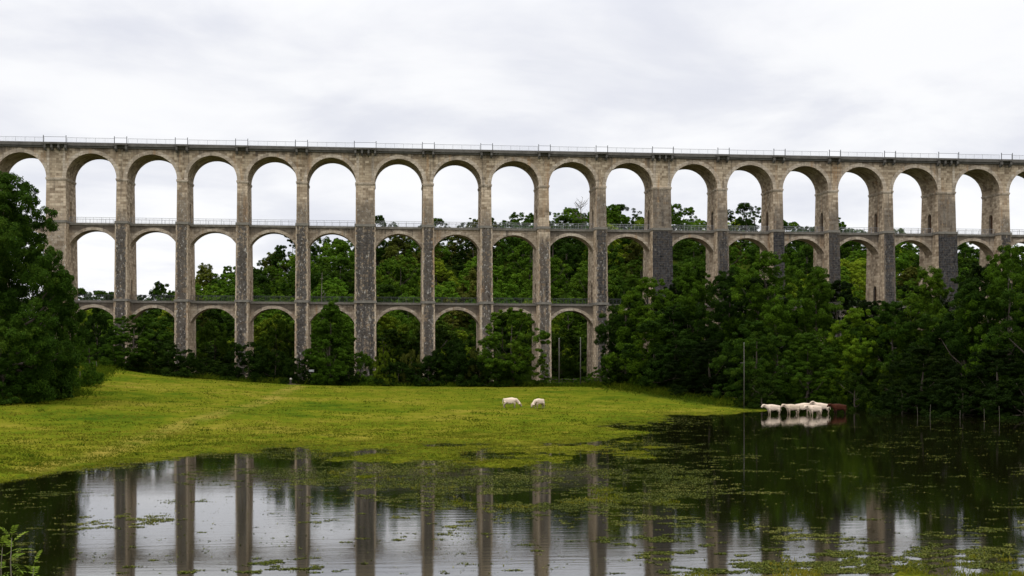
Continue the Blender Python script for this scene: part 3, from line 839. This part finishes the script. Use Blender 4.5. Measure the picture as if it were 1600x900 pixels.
for ri, (Y, sp, where) in enumerate(rows):
    x = -150 + hr.uniform(0, sp)
    while x < 260:
        yy = Y + hr.uniform(-5, 5)
        xx = x + hr.uniform(-2.5, 2.5)
        x += sp*hr.uniform(.85, 1.2)
        px, _, Z = to_px(xx, yy, 10)
        if px < 90 or px > 1640 or (px > 1000 and ri < 3) or (px > 1480 and ri < 5): continue
        zz = gz(xx, yy)
        if zz < 1 and ri > 5: continue
        key = hr.choices(['hill_a','hill_b','hill_c','hill_d','hill_e','hill_f'], [4, 3, .2, .3, 1, 3] if ri == 0 else [2, 3, 4.2, 1.4, .8, 3] if ri < 6 else [4, 2.2, .8, 1.5, 1.6, 2])[0]
        if ri >= 9 and xx > 20 and hr.random() < .09: key = 'open'
        s = hr.uniform(.72, 1.12)
        if ri == 0: s = hr.uniform(.85, 1.05)
        cand.append((ri, xx, yy, zz, px, key, s, (s*hr.uniform(.85, 1.15) if ri < 10 else s*hr.uniform(.8, 1.1))*(.5 if px < 400 and ri < 2 else .75 if px < 400 and ri < 4 else 1), where))
cells = {}
for c in cand:
    bay = sum(1 for p in PX_PIER if p < c[4])
    cells.setdefault((c[0], bay, c[5]), []).append(c)
first_bay = min(b for _, b, _ in cells)
for (ri, bay, key), lst in cells.items():
    lst.sort(key=lambda c: c[4])
    for j, (_, xx, yy, zz, px, _, s, sz, where) in enumerate(lst):
        nth = ORD[min(bay - first_bay, len(ORD)-1)]
        pos = '' if len(lst) == 1 else (', left of two' if j == 0 else ', right of two') if len(lst) == 2 else f', {ORD[j]} of {len(lst)}'
        lab = f'{KIND[key][0]} {where}, in {nth} bay from left{pos}'
        w = {'hill_a': hr.uniform(.6, 1.1), 'hill_e': hr.uniform(.55, 1.0), 'open': .8, 'hill_d': hr.uniform(.8, 1.3), 'hill_b': hr.uniform(.8, 1.5), 'hill_f': hr.uniform(.8, 1.5), 'hill_c': hr.uniform(1.2, 1.9)}[key]*(.65 if ri == 0 else .95 if ri == 1 else 1.2)
        tree(key, (xx, yy, zz - .3), s, sz, hr.uniform(0, 6.28), 'hill_tree', lab, 'tree', 'trees of the wooded hill behind the viaduct', (w, w*hr.uniform(.93, 1.03), w*.9))
print('hill trees', len(cand))
def dead_tree(px, Z, top, spread, seed, label, n=26):
    r = random.Random(seed); p = stand(px, Z); H = height_at(top, Z) - p.z
    o = empty('dead_tree', p, label, 'tree')
    mb = MB(); mb.tube([(0,0,-.4),(.1,0,H*.4),(-.1,.1,H*.75),(.05,.1,H)], [.24,.2,.11,.03], 7)
    tb = MB()
    for i in range(n):
        f = r.uniform(.35, .95); a = r.uniform(0, 6.28); L = spread*(1.15-f)*r.uniform(.6, 1.3)
        b = Vector((0, 0, H*f)); e = b + Vector((math.cos(a)*L, math.sin(a)*L, L*r.uniform(.5, 1.3)))
        m_ = b.lerp(e, .55) + Vector((0, 0, -.1*L)); tb.tube([b, m_, e], [.09, .06, .025], 5)
        for j in range(3):
            c = m_.lerp(e, r.random()); tb.tube([c, c + Vector((r.uniform(-1,1), r.uniform(-1,1), r.uniform(.3,1.4)))*L*.3], [.04, .02], 4)
    mb.build('trunk', M['twig'], o, smooth=True); tb.build('branch_tangle', M['twig'], o)
dead_tree(908, 448, 313, 6.5, 1, 'bare dead tree rising over the ridge, seen through a top arch right of centre')
dead_tree(503, 318, 425, 2.0, 2, 'slim bare trunk on the hill right of the fifth pier', 12)
dead_tree(242, 440, 444, 4.0, 3, 'bare twiggy tree on the low skyline between second and third pier', 18)

# ------------------------------------------------------------------ grass and pond weed
def tufts(n, seed, zone, hmin, hmax, per=3):
    r = np.random.default_rng(seed)
    x, y = zone(r, n)
    z = ground_h(x, y)
    px = 800 + F*(x*CT - y*ST)/(x*ST + y*CT)
    return r, x, y, z, px
def blades(x, y, z, h, wd, tint, r):
    n = len(x); a = r.random(n)*2*PI
    dx, dy = np.cos(a)*wd/2, np.sin(a)*wd/2
    lx, ly = r.normal(size=n)*h*.9, r.normal(size=n)*h*.9
    v = np.stack([np.stack([x-dx, y-dy, z-.02], -1), np.stack([x+dx, y+dy, z-.02], -1),
                  np.stack([x+lx+dx*.25, y+ly+dy*.25, z+h], -1), np.stack([x+lx-dx*.25, y+ly-dy*.25, z+h], -1)], 1).reshape(-1, 3)
    return v, np.arange(4*n).reshape(n, 4)
gr = np.random.default_rng(51)
n = 150000
Zs = 1/(gr.random(n)*(1/92 - 1/268) + 1/268); pxs = gr.random(n)*1750 - 75
u = (pxs-800)/F*Zs; x = u*CT + Zs*ST; y = -u*ST + Zs*CT
z = ground_h(x, y)
wx = np.interp(y, (150, 190, 205, 225, 262, 280), (95, 72, 52, 38, 32, 32))
keep = (z > 0.02) & (x < wx+1) & (y < 268)
clump = fbm(x/2.2, y/2.2, 3); keep &= (clump + gr.normal(size=n)*.08 > -.06)
x, y, z, clump, Zk = x[keep], y[keep], z[keep], clump[keep], Zs[keep]
m = len(x)
h = (.04 + .10*gr.random(m)**2)*(1 + 1.2*np.clip(clump, 0, .4)); wd = .10 + .12*gr.random(m)
tint = np.clip(.50 + 1.5*fbm(x/14, y/9, 4) + .4*(gr.random(m)-.5), 0, 1)
v, q = blades(x, y, z, h, wd, tint, gr)
tag(link('meadow_grass', np_mesh('meadow_grass', v, q, M['grass'], tint)), 'short yellow-green grass of the meadow', 'grass', kind='stuff')

# docks and rank tufts that the cattle leave
k = 650
Zs = 1/(gr.random(k)*(1/96 - 1/250) + 1/250); pxs = gr.random(k)*1300 - 60
u = (pxs-800)/F*Zs; x0 = u*CT + Zs*ST; y0 = -u*ST + Zs*CT
z0 = ground_h(x0, y0); ok = (z0 > .12) & (x0 < np.interp(y0, (150, 190, 205, 225, 262, 280), (86, 60, 46, 38, 32, 32))) & (fbm(x0/8, y0/8, 2) > -.05)
x0, y0 = x0[ok], y0[ok]
rep = 14; x = np.repeat(x0, rep) + gr.normal(size=len(x0)*rep)*.28; y = np.repeat(y0, rep) + gr.normal(size=len(x0)*rep)*.22
z = ground_h(x, y); m = len(x)
size = np.repeat(.6 + gr.random(len(x0)), rep)
tint = np.clip(np.repeat(gr.random(len(x0))**2*.9, rep) + .2*(gr.random(m)-.5), 0, 1)
v, q = blades(x, y, z, size*(.08 + .14*gr.random(m)), .07 + .10*gr.random(m), tint, gr)
tag(link('meadow_tussocks', np_mesh('meadow_tussocks', v, q, M['grass'], tint)), 'rank tussocks and docks scattered over the meadow', 'grass tussocks', kind='stuff')

# weed and flooded grass that breaks the water surface
n = 900000
Zs = 1/(gr.random(n)*(1/57 - 1/190) + 1/190); pxs = gr.random(n)*1700 - 50
u = (pxs-800)/F*Zs; x = u*CT + Zs*ST; y = -u*ST + Zs*CT
z = ground_h(x, y)
patch = fbm(x/4.2, y/3.2, 4); fine = fbm(x/.9, y/.6, 3)
dens = sstep(-.34, -.02, z)
bx, by, bz = to_px(x, y, 0)
boost = .22*np.exp(-((bx-600)/170)**2 - ((by-738)/34)**2) + .10*np.exp(-((bx-900)/170)**2 - ((by-770)/40)**2)
keep = (z < .03) & (boost + patch*1.25 + fine*1.5 + dens*.50 + gr.normal(size=n)*.05 > .47)
stray = (z < -.1) & (fine > .12) & (gr.random(n) < .02*(1 + 2*(patch > .03)))
keep |= stray
keep &= ~((y > 170) & (x > np.interp(y, (150, 190, 205, 225), (86, 58, 48, 38))))
x, y = x[keep], y[keep]
m = len(x); print('weed', m)
L = .05 + .15*gr.random(m)**1.5
nr = np.stack([gr.normal(size=m)*.35, gr.normal(size=m)*.35, np.ones(m)], -1)
tint = np.clip(gr.random(m)**1.8*.9 + .9*fbm(x/5, y/5, 2), 0, 1)
c = np.stack([x, y, .008 + .03*gr.random(m)], -1)
v, q, _ = leaf_quads(c, nr, L, L*.3, tint, gr)
tag(link('pond_weed', np_mesh('pond_weed', v, q, M['weed'], tint)), 'floating weed and flooded grass on the water', 'pond weed', kind='stuff')
# grass standing out of the water in tussocks
n = 300000
Zs = 1/(gr.random(n)*(1/56 - 1/165) + 1/165); pxs = gr.random(n)*1700 - 50
u = (pxs-800)/F*Zs; x = u*CT + Zs*ST; y = -u*ST + Zs*CT
z = ground_h(x, y); f2 = fbm(x/1.6, y/1.6, 3)
keep = (z > -.06) & (z < .6) & ((y < 140) | (x < np.interp(y, (150, 190, 205, 225), (88, 58, 46, 36)))) & (f2 + .9*np.clip(z, -.06, .2) + gr.normal(size=n)*.05 > .03)
x, y, z = x[keep], y[keep], z[keep]; m = len(x)
h = .05 + .13*gr.random(m)**1.5; tint = np.clip(.55 + 1.2*fbm(x/4, y/4, 2) + .5*(gr.random(m)-.5), 0, 1)
v, q = blades(x, y, np.maximum(z, -.02), h, .03 + .05*gr.random(m), tint, gr)
tag(link('shore_grass', np_mesh('shore_grass', v, q, M['grass'], tint)), 'grass tussocks along the water line', 'grass', kind='stuff')
# rank grass and nettles where the meadow meets hedges
pts = []
for p, q_, wdt in (((165,258,0),(450,262,0),3),((450,262,0),(950,262,0),2.5),((950,262,0),(1160,210,0),4.5),((110,205,0),(165,258,0),3),((-40,168,0),(115,196,0),4)):
    a, b = at_depth(p[0], p[1]), at_depth(q_[0], q_[1]); k = int((b-a).length*70)
    t = gr.random(k); o = gr.normal(size=k)*wdt*.5
    d = (b-a).normalized()
    pts.append(np.stack([a.x + (b.x-a.x)*t - d.y*o, a.y + (b.y-a.y)*t + d.x*o], -1))
pts = np.concatenate(pts); x, y = pts[:,0], pts[:,1]; z = ground_h(x, y); k = z > .03; x, y, z = x[k], y[k], z[k]; m = len(x)
h = (.25 + .75*gr.random(m)**1.5)*(.6 + 1.2*np.clip(fbm(x/3, y/3, 2)+.3, 0, 1)); tint = np.clip(.22 + .6*fbm(x/3, y/3, 2) + .35*(gr.random(m)-.5), 0, 1)
v, q = blades(x, y, z, h, .12 + .18*gr.random(m), tint, gr)
tag(link('rank_grass', np_mesh('rank_grass', v, q, M['grass'], tint)), 'taller dark grass along the hedges', 'grass', kind='stuff')

# ------------------------------------------------------------------ cattle
def skin(name, verts, edges, radii, mat, sub=2):
    me = bpy.data.meshes.new(name); me.from_pydata(verts, edges, []); me.update()
    o = bpy.data.objects.new(name, me); COL.objects.link(o)
    sm = o.modifiers.new('skin', 'SKIN'); sm.branch_smoothing = .6; sm.use_smooth_shade = True
    if not me.skin_vertices: me.skin_vertices.new()
    for i, r in enumerate(radii):
        me.skin_vertices[0].data[i].radius = (r, r) if not isinstance(r, tuple) else r
        me.skin_vertices[0].data[i].use_root = (i == 0)
    ss = o.modifiers.new('sub', 'SUBSURF'); ss.levels = sub; ss.render_levels = sub
    dg = bpy.context.evaluated_depsgraph_get()
    new = bpy.data.meshes.new_from_object(o.evaluated_get(dg))
    bpy.data.objects.remove(o); bpy.data.meshes.remove(me)
    new.name = name; new.materials.clear(); new.materials.append(mat)
    return new

def cow_mesh(mat, pose='stand', stride=0.0):
    V, R, Ed = [], [], []
    def add(p, r, par=None):
        V.append(p); R.append(r); i = len(V)-1
        if par is not None: Ed.append((par, i))
        return i
    pel = add((.70,0,1.04), (.46,.50)); mid = add((.10,0,.98), (.56,.60), pel); che = add((-.52,0,1.00), (.52,.60), mid)
    if pose == 'graze':
        nb = add((-.80,0,1.02), (.29,.37), che); nm = add((-1.06,0,.76), (.18,.25), nb); po = add((-1.28,0,.52), (.19,.22), nm)
        fa = add((-1.40,0,.32), (.15,.16), po); mz = add((-1.47,0,.12), (.12,.11), fa); ez = .50
    elif pose == 'up':
        nb = add((-.78,0,1.22), (.29,.37), che); nm = add((-1.02,0,1.42), (.18,.25), nb); po = add((-1.20,0,1.56), (.19,.22), nm)
        fa = add((-1.38,0,1.46), (.15,.16), po); mz = add((-1.54,0,1.34), (.12,.11), fa); ez = 1.56
    else:
        nb = add((-.80,0,1.14), (.29,.37), che); nm = add((-1.12,0,1.25), (.18,.25), nb); po = add((-1.36,0,1.34), (.19,.22), nm)
        fa = add((-1.53,0,1.19), (.15,.16), po); mz = add((-1.68,0,1.02), (.12,.11), fa); ez = 1.35
    px = V[po][0]
    for s in (-1, 1):
        add((px+.07, s*.40, ez+.05), (.10,.06), po)
        st = stride*s
        h = add((.78, s*.20, .84), (.27,.24), pel); k = add((.64+st*.4, s*.21, .66), (.19,.17), h)
        hk = add((.90+st*.8, s*.20, .44), (.095,.09), k); fe = add((.84+st, s*.20, .12), (.052,.05), hk); add((.79+st, s*.20, -.02), (.065,.06), fe)
        h = add((-.52, s*.20, .80), (.23,.22), che); k = add((-.52-st*.5, s*.19, .44), (.10,.095), h)
        fe = add((-.50-st, s*.19, .12), (.05,.05), k); add((-.54-st, s*.19, -.02), (.062,.06), fe)
    tl = add((1.00,0,1.24), (.05,.05), pel); t2 = add((1.08,0,.95), (.03,.03), tl); add((1.09,0,.55), (.05,.05), t2)
    return skin('cow', V, Ed, R, mat), (V[fa], ez)

eye = MB(); eye.tube([(0,-.02,0),(0,.0,0),(0,.02,0)], [.012,.028,.012], 8); eye_me = eye.mesh('eye', M['eye'])
def cow(px, py, size, facing, mat, pose, label, group, stride=0.0, z=None, sink=0.0):
    p = on_plane(px, py, z or 0.0)
    me, (f, ez) = cow_mesh(mat, pose, stride)
    o = link('cow', me)
    p.z = (gz(p.x, p.y) if z is not None else 0) - sink*size
    o.location = p; o.scale = (size,)*3; o.rotation_euler = (0, 0, facing)
    tag(o, label, 'cow', group)
    for s in (-1, 1):
        eb = MB(); d0 = Vector((f[0]+.20, s*.10, ez+.02)); eb.tube([d0, d0+Vector((.03, s*.12, .02)), d0+Vector((.07, s*.25, -.02))], [.03, .06, .015], 6)
        eb.build('ear', mat, o, smooth=True)
        e = link('eye', eye_me, o, (f[0]+.06, s*.105, (f[2]+ez)/2))
    return o
R_ = math.radians
G1, G2 = 'cattle grazing on the meadow', 'cattle standing in the flood water'
cow(798, 634.5, 1.05, PI + R_(-8), M['cream'], 'graze', 'cream cow grazing on the meadow, head down to the right', G1, .05, z=1.0)
cow(842, 634.5, 1.0, R_(38), M['cream'], 'graze', 'cream cow grazing with its rump turned to us, head down to the left', G1, .04, z=1.0)
cow(1208, 647.5, 1.05, R_(6), M['cream'], 'stand', 'cream cow at the left end of the herd in the water, facing left', G2, .03, sink=.10)
cow(1238, 647.0, 1.05, R_(10), M['tan'], 'stand', 'fawn-tinged cow second from the left of the herd, facing left', G2, .06, sink=.10)
cow(1255, 645.6, 1.08, PI + R_(-12), M['cream'], 'stand', 'pale cow at the back of the herd, facing right behind the others', G2, .03, sink=.08)
cow(1273, 648.8, 1.06, R_(16), M['cream'], 'stand', 'cream cow nearest to us in the middle of the herd, facing left', G2, .04, sink=.12)
cow(1284, 646.0, 1.10, R_(-8), M['cream'], 'up', 'cream cow with raised head, beside the brown one', G2, .05, sink=.08)
cow(1311, 646.6, 1.06, R_(4), M['red'], 'stand', 'red-brown cow at the right end of the herd', G2, .05, sink=.10)

# ------------------------------------------------------------------ poles, posts, stump
def pole(px, Z, top, r, label, arm=None):
    p = stand(px, Z); o = empty('pole', p, label, 'pole')
    h = height_at(top, Z) - p.z
    mb = MB(); mb.tube([(0,0,-.4),(0.02,0,h*.5),(0,0,h)], [r*1.2, r, r*.75], 8); mb.build('shaft', M['pole'], o, smooth=True)
    if arm:
        ab = MB(); ab.box(-.55, .12, -.06, .06, h*arm-.05, h*arm+.05); ab.build('crossarm', M['pole'], o)
    cap = MB(); cap.tube([(0,0,h),(0,0,h+.08)], [r*.85, r*.6], 8); cap.build('cap', M['iron'], o)
pole(873.5, 262, 529, .11, 'left one of two pale bare poles under the arch right of the ninth pier')
pole(907, 262, 528, .10, 'right one of two pale bare poles under the arch left of the tenth pier')
pole(1162.5, 206, 536, .06, 'thin grey pole with a short arm at the water, left of the herd', arm=.70)

def post(px, Z, h, lean, label, r=.06, group='fence posts'):
    p = stand(px, Z); p.z = max(p.z, 0) if p.z > -.5 else p.z
    mb = MB(); mb.tube([(0,0,-.6),(lean*.5,0,h*.5),(lean,0,h)], [r*1.1, r, r*.9], 7); mb.box(lean-.02, lean+.02, -r-.015, -r+.02, h*.8, h*.8+.04)
    o = mb.build('fence_post', M['postwood']); o.location = p
    tag(o, label, 'fence post', group)
nth = ['nearest','second','third','fourth','fifth','sixth','seventh','farthest']
for i in range(8):
    f = i/7; post(112 + 46*f, 203 + 50*f, 1.5 + .3*((i*7) % 3 - 1)*.5, ((i*5) % 3 - 1)*.12, f'{nth[i]} wooden post of the fence on the left rim of the meadow', group='posts on the left rim of the meadow')
for i, (px, Z, h, what) in enumerate(((1434,186,1.3,'leftmost'),(1453,184,1.7,'second from the left'),(1500,181,1.1,'third from the left'),(1538,178,1.4,'second from the right'),(1562,175,1.9,'rightmost'))):
    post(px, Z, h, ((i*3) % 4 - 1.5)*.06, f'{what} of the pale thin posts in the water under the right wood', .025, 'pale posts in the water at the right')
# rail fence between the two poles
p0, p1 = stand(862, 264), stand(930, 264); fo = empty('rail_fence', p0, 'low wooden rail fence under the arch between the two pale poles', 'fence')
d = p1 - p0
rb = MB()
for hh in (.75, 1.25): rb.tube([(0,0,hh), (d.x, d.y, d.z+hh)], [.05, .05], 6)
rb.build('rail', M['postwood'], fo)
for i in range(5):
    q = d*(i/4); b = MB(); zz = gz(p0.x+q.x, p0.y+q.y) - p0.z
    b.tube([(q.x, q.y+.09, zz-.4), (q.x, q.y+.09, max(zz, q.z)+1.4)], [.07, .06], 6); b.build('post', M['postwood'], fo)
# short stump-like post on the meadow
p = on_plane(454, 604, 2.0); p.z = gz(p.x, p.y)
so = empty('stump', p, 'short dark stump with a pale top on a dark soil near the hedge', 'stump')
b = MB(); b.tube([(0,0,-.2),(0,0,.1),(.03,0,.5),(.02,0,.85)], [.34,.25,.19,.18], 9); b.build('trunk', M['stump'], so, smooth=True)
b = MB(); b.tube([(.02,0,.853),(.05,0,1.0),(.05,0,1.2)], [.2,.24,.15], 9); b.build('cut_top', M['stumptop'], so, smooth=True)
b = MB(); n = 14  # low dark brown patch round the stump, reaching further to its right
c0 = [(1.5*math.cos(2*PI*i/n)*(1+.2*math.sin(3*i))+.5, .9*math.sin(2*PI*i/n), .0) for i in range(n)]
for i in range(n): b.face((.4,0,.14), c0[i], c0[(i+1)%n])
b.build('ground_blotch', M['blotch'], so, smooth=True)

p = stand(486, 261)
bo = empty('sign_board', p, 'small pale blank board on two grey posts at the hedge, right of the fifth pier', 'sign')
b = MB(); b.box(-.55, .55, -.03, .03, height_at(581, 261)-p.z, height_at(577.5, 261)-p.z); b.build('board', M['white'], bo)
for sx_ in (-.42, .42):
    b = MB(); b.tube([(sx_, .08, -.3), (sx_, .08, height_at(578, 261)-p.z)], [.05, .045], 7); b.build('post', M['postwood'], bo)

# ------------------------------------------------------------------ sapling at the lower left, on the bank below the camera
def sapling(px, Z, top, label, seed, n_leaf=12):
    r = random.Random(seed); p = stand(px, Z)
    o = empty('sapling', p, label, 'sapling')
    H = height_at(top, Z) - p.z
    st = MB(); pts = [(0,0,-.2),(.01,0,H*.35),(-.02,.02,H*.7),(0,.02,H*.97)]
    st.tube(pts, [.016,.013,.009,.004], 6); st.build('stem', M['twig'], o, smooth=True)
    for i in range(n_leaf):
        t = .30 + .68*i/(n_leaf-1); ang = i*2.4 + r.uniform(-.3, .3)
        el = R_(12 + 60*max(0, (t-.62)/.38)) + r.uniform(-.15, .15)
        L = (.50 - .20*t)*r.uniform(.9, 1.15)
        base = Vector((0, 0, H*t)); d = Vector((math.cos(ang)*math.cos(el), math.sin(ang)*math.cos(el), math.sin(el)))
        side = d.cross(Vector((0,0,1))).normalized(); up = side.cross(d).normalized()
        vs, fs, ti = [], [], []
        pos = lambda f: base + d*(L*f) - Vector((0,0,1))*(L*.35*f*f)
        def leaflet(c, dr, ll, ww):
            nrm = up
            sd = dr.cross(nrm).normalized()
            k = len(vs)
            dd = -nrm*ll*.18
            vs.extend([c, c + dr*ll*.35 + sd*ww, c + dr*ll*.75 + sd*ww*.7 + dd*.4, c + dr*ll + dd, c + dr*ll*.75 - sd*ww*.7 + dd*.4, c + dr*ll*.35 - sd*ww])
            mid = [c + dr*ll*.35 - nrm*.006, c + dr*ll*.75 - nrm*.004 + dd*.4]
            vs.extend(mid)
            fs.extend([(k,k+1,k+6),(k,k+6,k+5),(k+1,k+2,k+7,k+6),(k+6,k+7,k+4,k+5),(k+2,k+3,k+7),(k+7,k+3,k+4)])
            ti.extend([min(1, max(0, (t-.3)*.9 + r.uniform(-.2, .3)))]*6)
        for j in range(5):
            f = .24 + .17*j
            for s in (-1, 1):
                dr = (d*.55 + side*s*.85 - up*.1).normalized()
                leaflet(pos(f), dr, L*.24*(1-.3*abs(f-.55)), L*.034)
        leaflet(pos(.98), d - Vector((0,0,.5)), L*.27, L*.036)
        k = len(vs)
        w = side*.004
        vs.extend([base - w, base + w, pos(.55) + w, pos(.55) - w, pos(1) + w*.5, pos(1) - w*.5]); fs.extend([(k,k+1,k+2,k+3),(k+3,k+2,k+4,k+5)]); ti.extend([.4, .4])
        me = bpy.data.meshes.new('leaf'); me.from_pydata([tuple(v) for v in vs], [], fs); me.update()
        a = me.attributes.new('tint', 'FLOAT', 'FACE'); a.data.foreach_set('value', ti)
        me.materials.append(M['leaf_sapling'])
        link('leaf', me, o)
sapling(18, 20, 836, 'young ash-like sapling with bright pinnate leaves in the lower left corner', 3, 19)
sapling(52, 20.5, 884, 'lower sapling with a few pinnate leaves just right of the bright one', 8, 9)

sapling(3, 20.3, 852, 'leafy sapling shoot cut by the left edge behind the bright one', 13, 11)

# ------------------------------------------------------------------ sky, sun, camera
SUN_EL, SUN_AZ = R_(64), R_(248)            # azimuth from +Y clockwise: high, to the left and a little behind the camera
w = bpy.data.worlds.new('World'); scene.world = w; w.use_nodes = True
nt = w.node_tree; nt.nodes.clear(); t = NT(nt)
out = nt.nodes.new('ShaderNodeOutputWorld'); bg = nt.nodes.new('ShaderNodeBackground')
sky = nt.nodes.new('ShaderNodeTexSky'); sky.sky_type = 'NISHITA'; sky.sun_disc = False
sky.sun_elevation = SUN_EL; sky.sun_rotation = SUN_AZ
gen = t.n('ShaderNodeTexCoord').outputs['Generated']
sx = t.n('ShaderNodeSeparateXYZ'); t.put(sx.inputs[0], gen)
# project the view direction on a cloud deck so that clouds flatten towards the horizon
inv = t.math('DIVIDE', 1.0, t.math('ADD', t.math('MAXIMUM', sx.outputs[2], 0.0), 0.20))
cv = t.n('ShaderNodeCombineXYZ'); t.put(cv.inputs[0], t.math('MULTIPLY', sx.outputs[0], inv)); t.put(cv.inputs[1], t.math('MULTIPLY', sx.outputs[1], inv))
c1 = t.noise(cv.outputs[0], 1.5, 6, 0.55, 0.4); c2 = t.noise(cv.outputs[0], 3.2, 4, 0.5)
cl = t.math('ADD', t.math('MULTIPLY', c1, 0.75), t.math('MULTIPLY', c2, 0.25))
shade = t.ramp(cl, 0.36, 0.60, 0.0, 1.0)
cloud = t.mix(shade, (8.05, 8.2, 8.95), (10.3, 10.3, 10.45))
lift = t.ramp(sx.outputs[2], 0.20, 0.80, 1.0, 2.7)       # overcast: the zenith is brighter than the rim
low = t.ramp(sx.outputs[2], 0.0, 0.16, 1.08, 1.0)
vm = t.n('ShaderNodeVectorMath', operation='SCALE'); t.put(vm.inputs[0], cloud); t.put(vm.inputs[3], t.math('MULTIPLY', lift, low))
t.put(bg.inputs[0], t.mix(0.93, sky.outputs[0], vm.outputs[0]))
bg.inputs[1].default_value = 0.10
nt.links.new(bg.outputs[0], out.inputs[0])

sl = bpy.data.lights.new('sun', 'SUN'); sl.energy = 1.45; sl.angle = R_(14); sl.color = (1.0, .96, .90)
so = bpy.data.objects.new('sun', sl); COL.objects.link(so)
sd = Vector((math.sin(SUN_AZ)*math.cos(SUN_EL), math.cos(SUN_AZ)*math.cos(SUN_EL), math.sin(SUN_EL)))
so.rotation_euler = sd.to_track_quat('Z', 'Y').to_euler(); so.location = (-40, -40, 120)

cam = bpy.data.cameras.new('camera'); co = bpy.data.objects.new('camera', cam); COL.objects.link(co)
co.location = (0, 0, HC); co.rotation_euler = (PI/2, 0, -TH)
cam.sensor_width = 36; cam.lens = 36*F/1600; cam.shift_y = (YH - 450)/1600
cam.clip_start = 0.5; cam.clip_end = 9000
scene.camera = co
vs_ = scene.view_settings
vs_.view_transform = 'Standard'; vs_.look = 'None'; vs_.exposure = 0; vs_.gamma = 1; vs_.use_curve_mapping = False
cy = scene.cycles
cy.max_bounces = 6; cy.diffuse_bounces = 2; cy.glossy_bounces = 3; cy.transmission_bounces = 2; cy.transparent_max_bounces = 4
cy.use_denoising = True
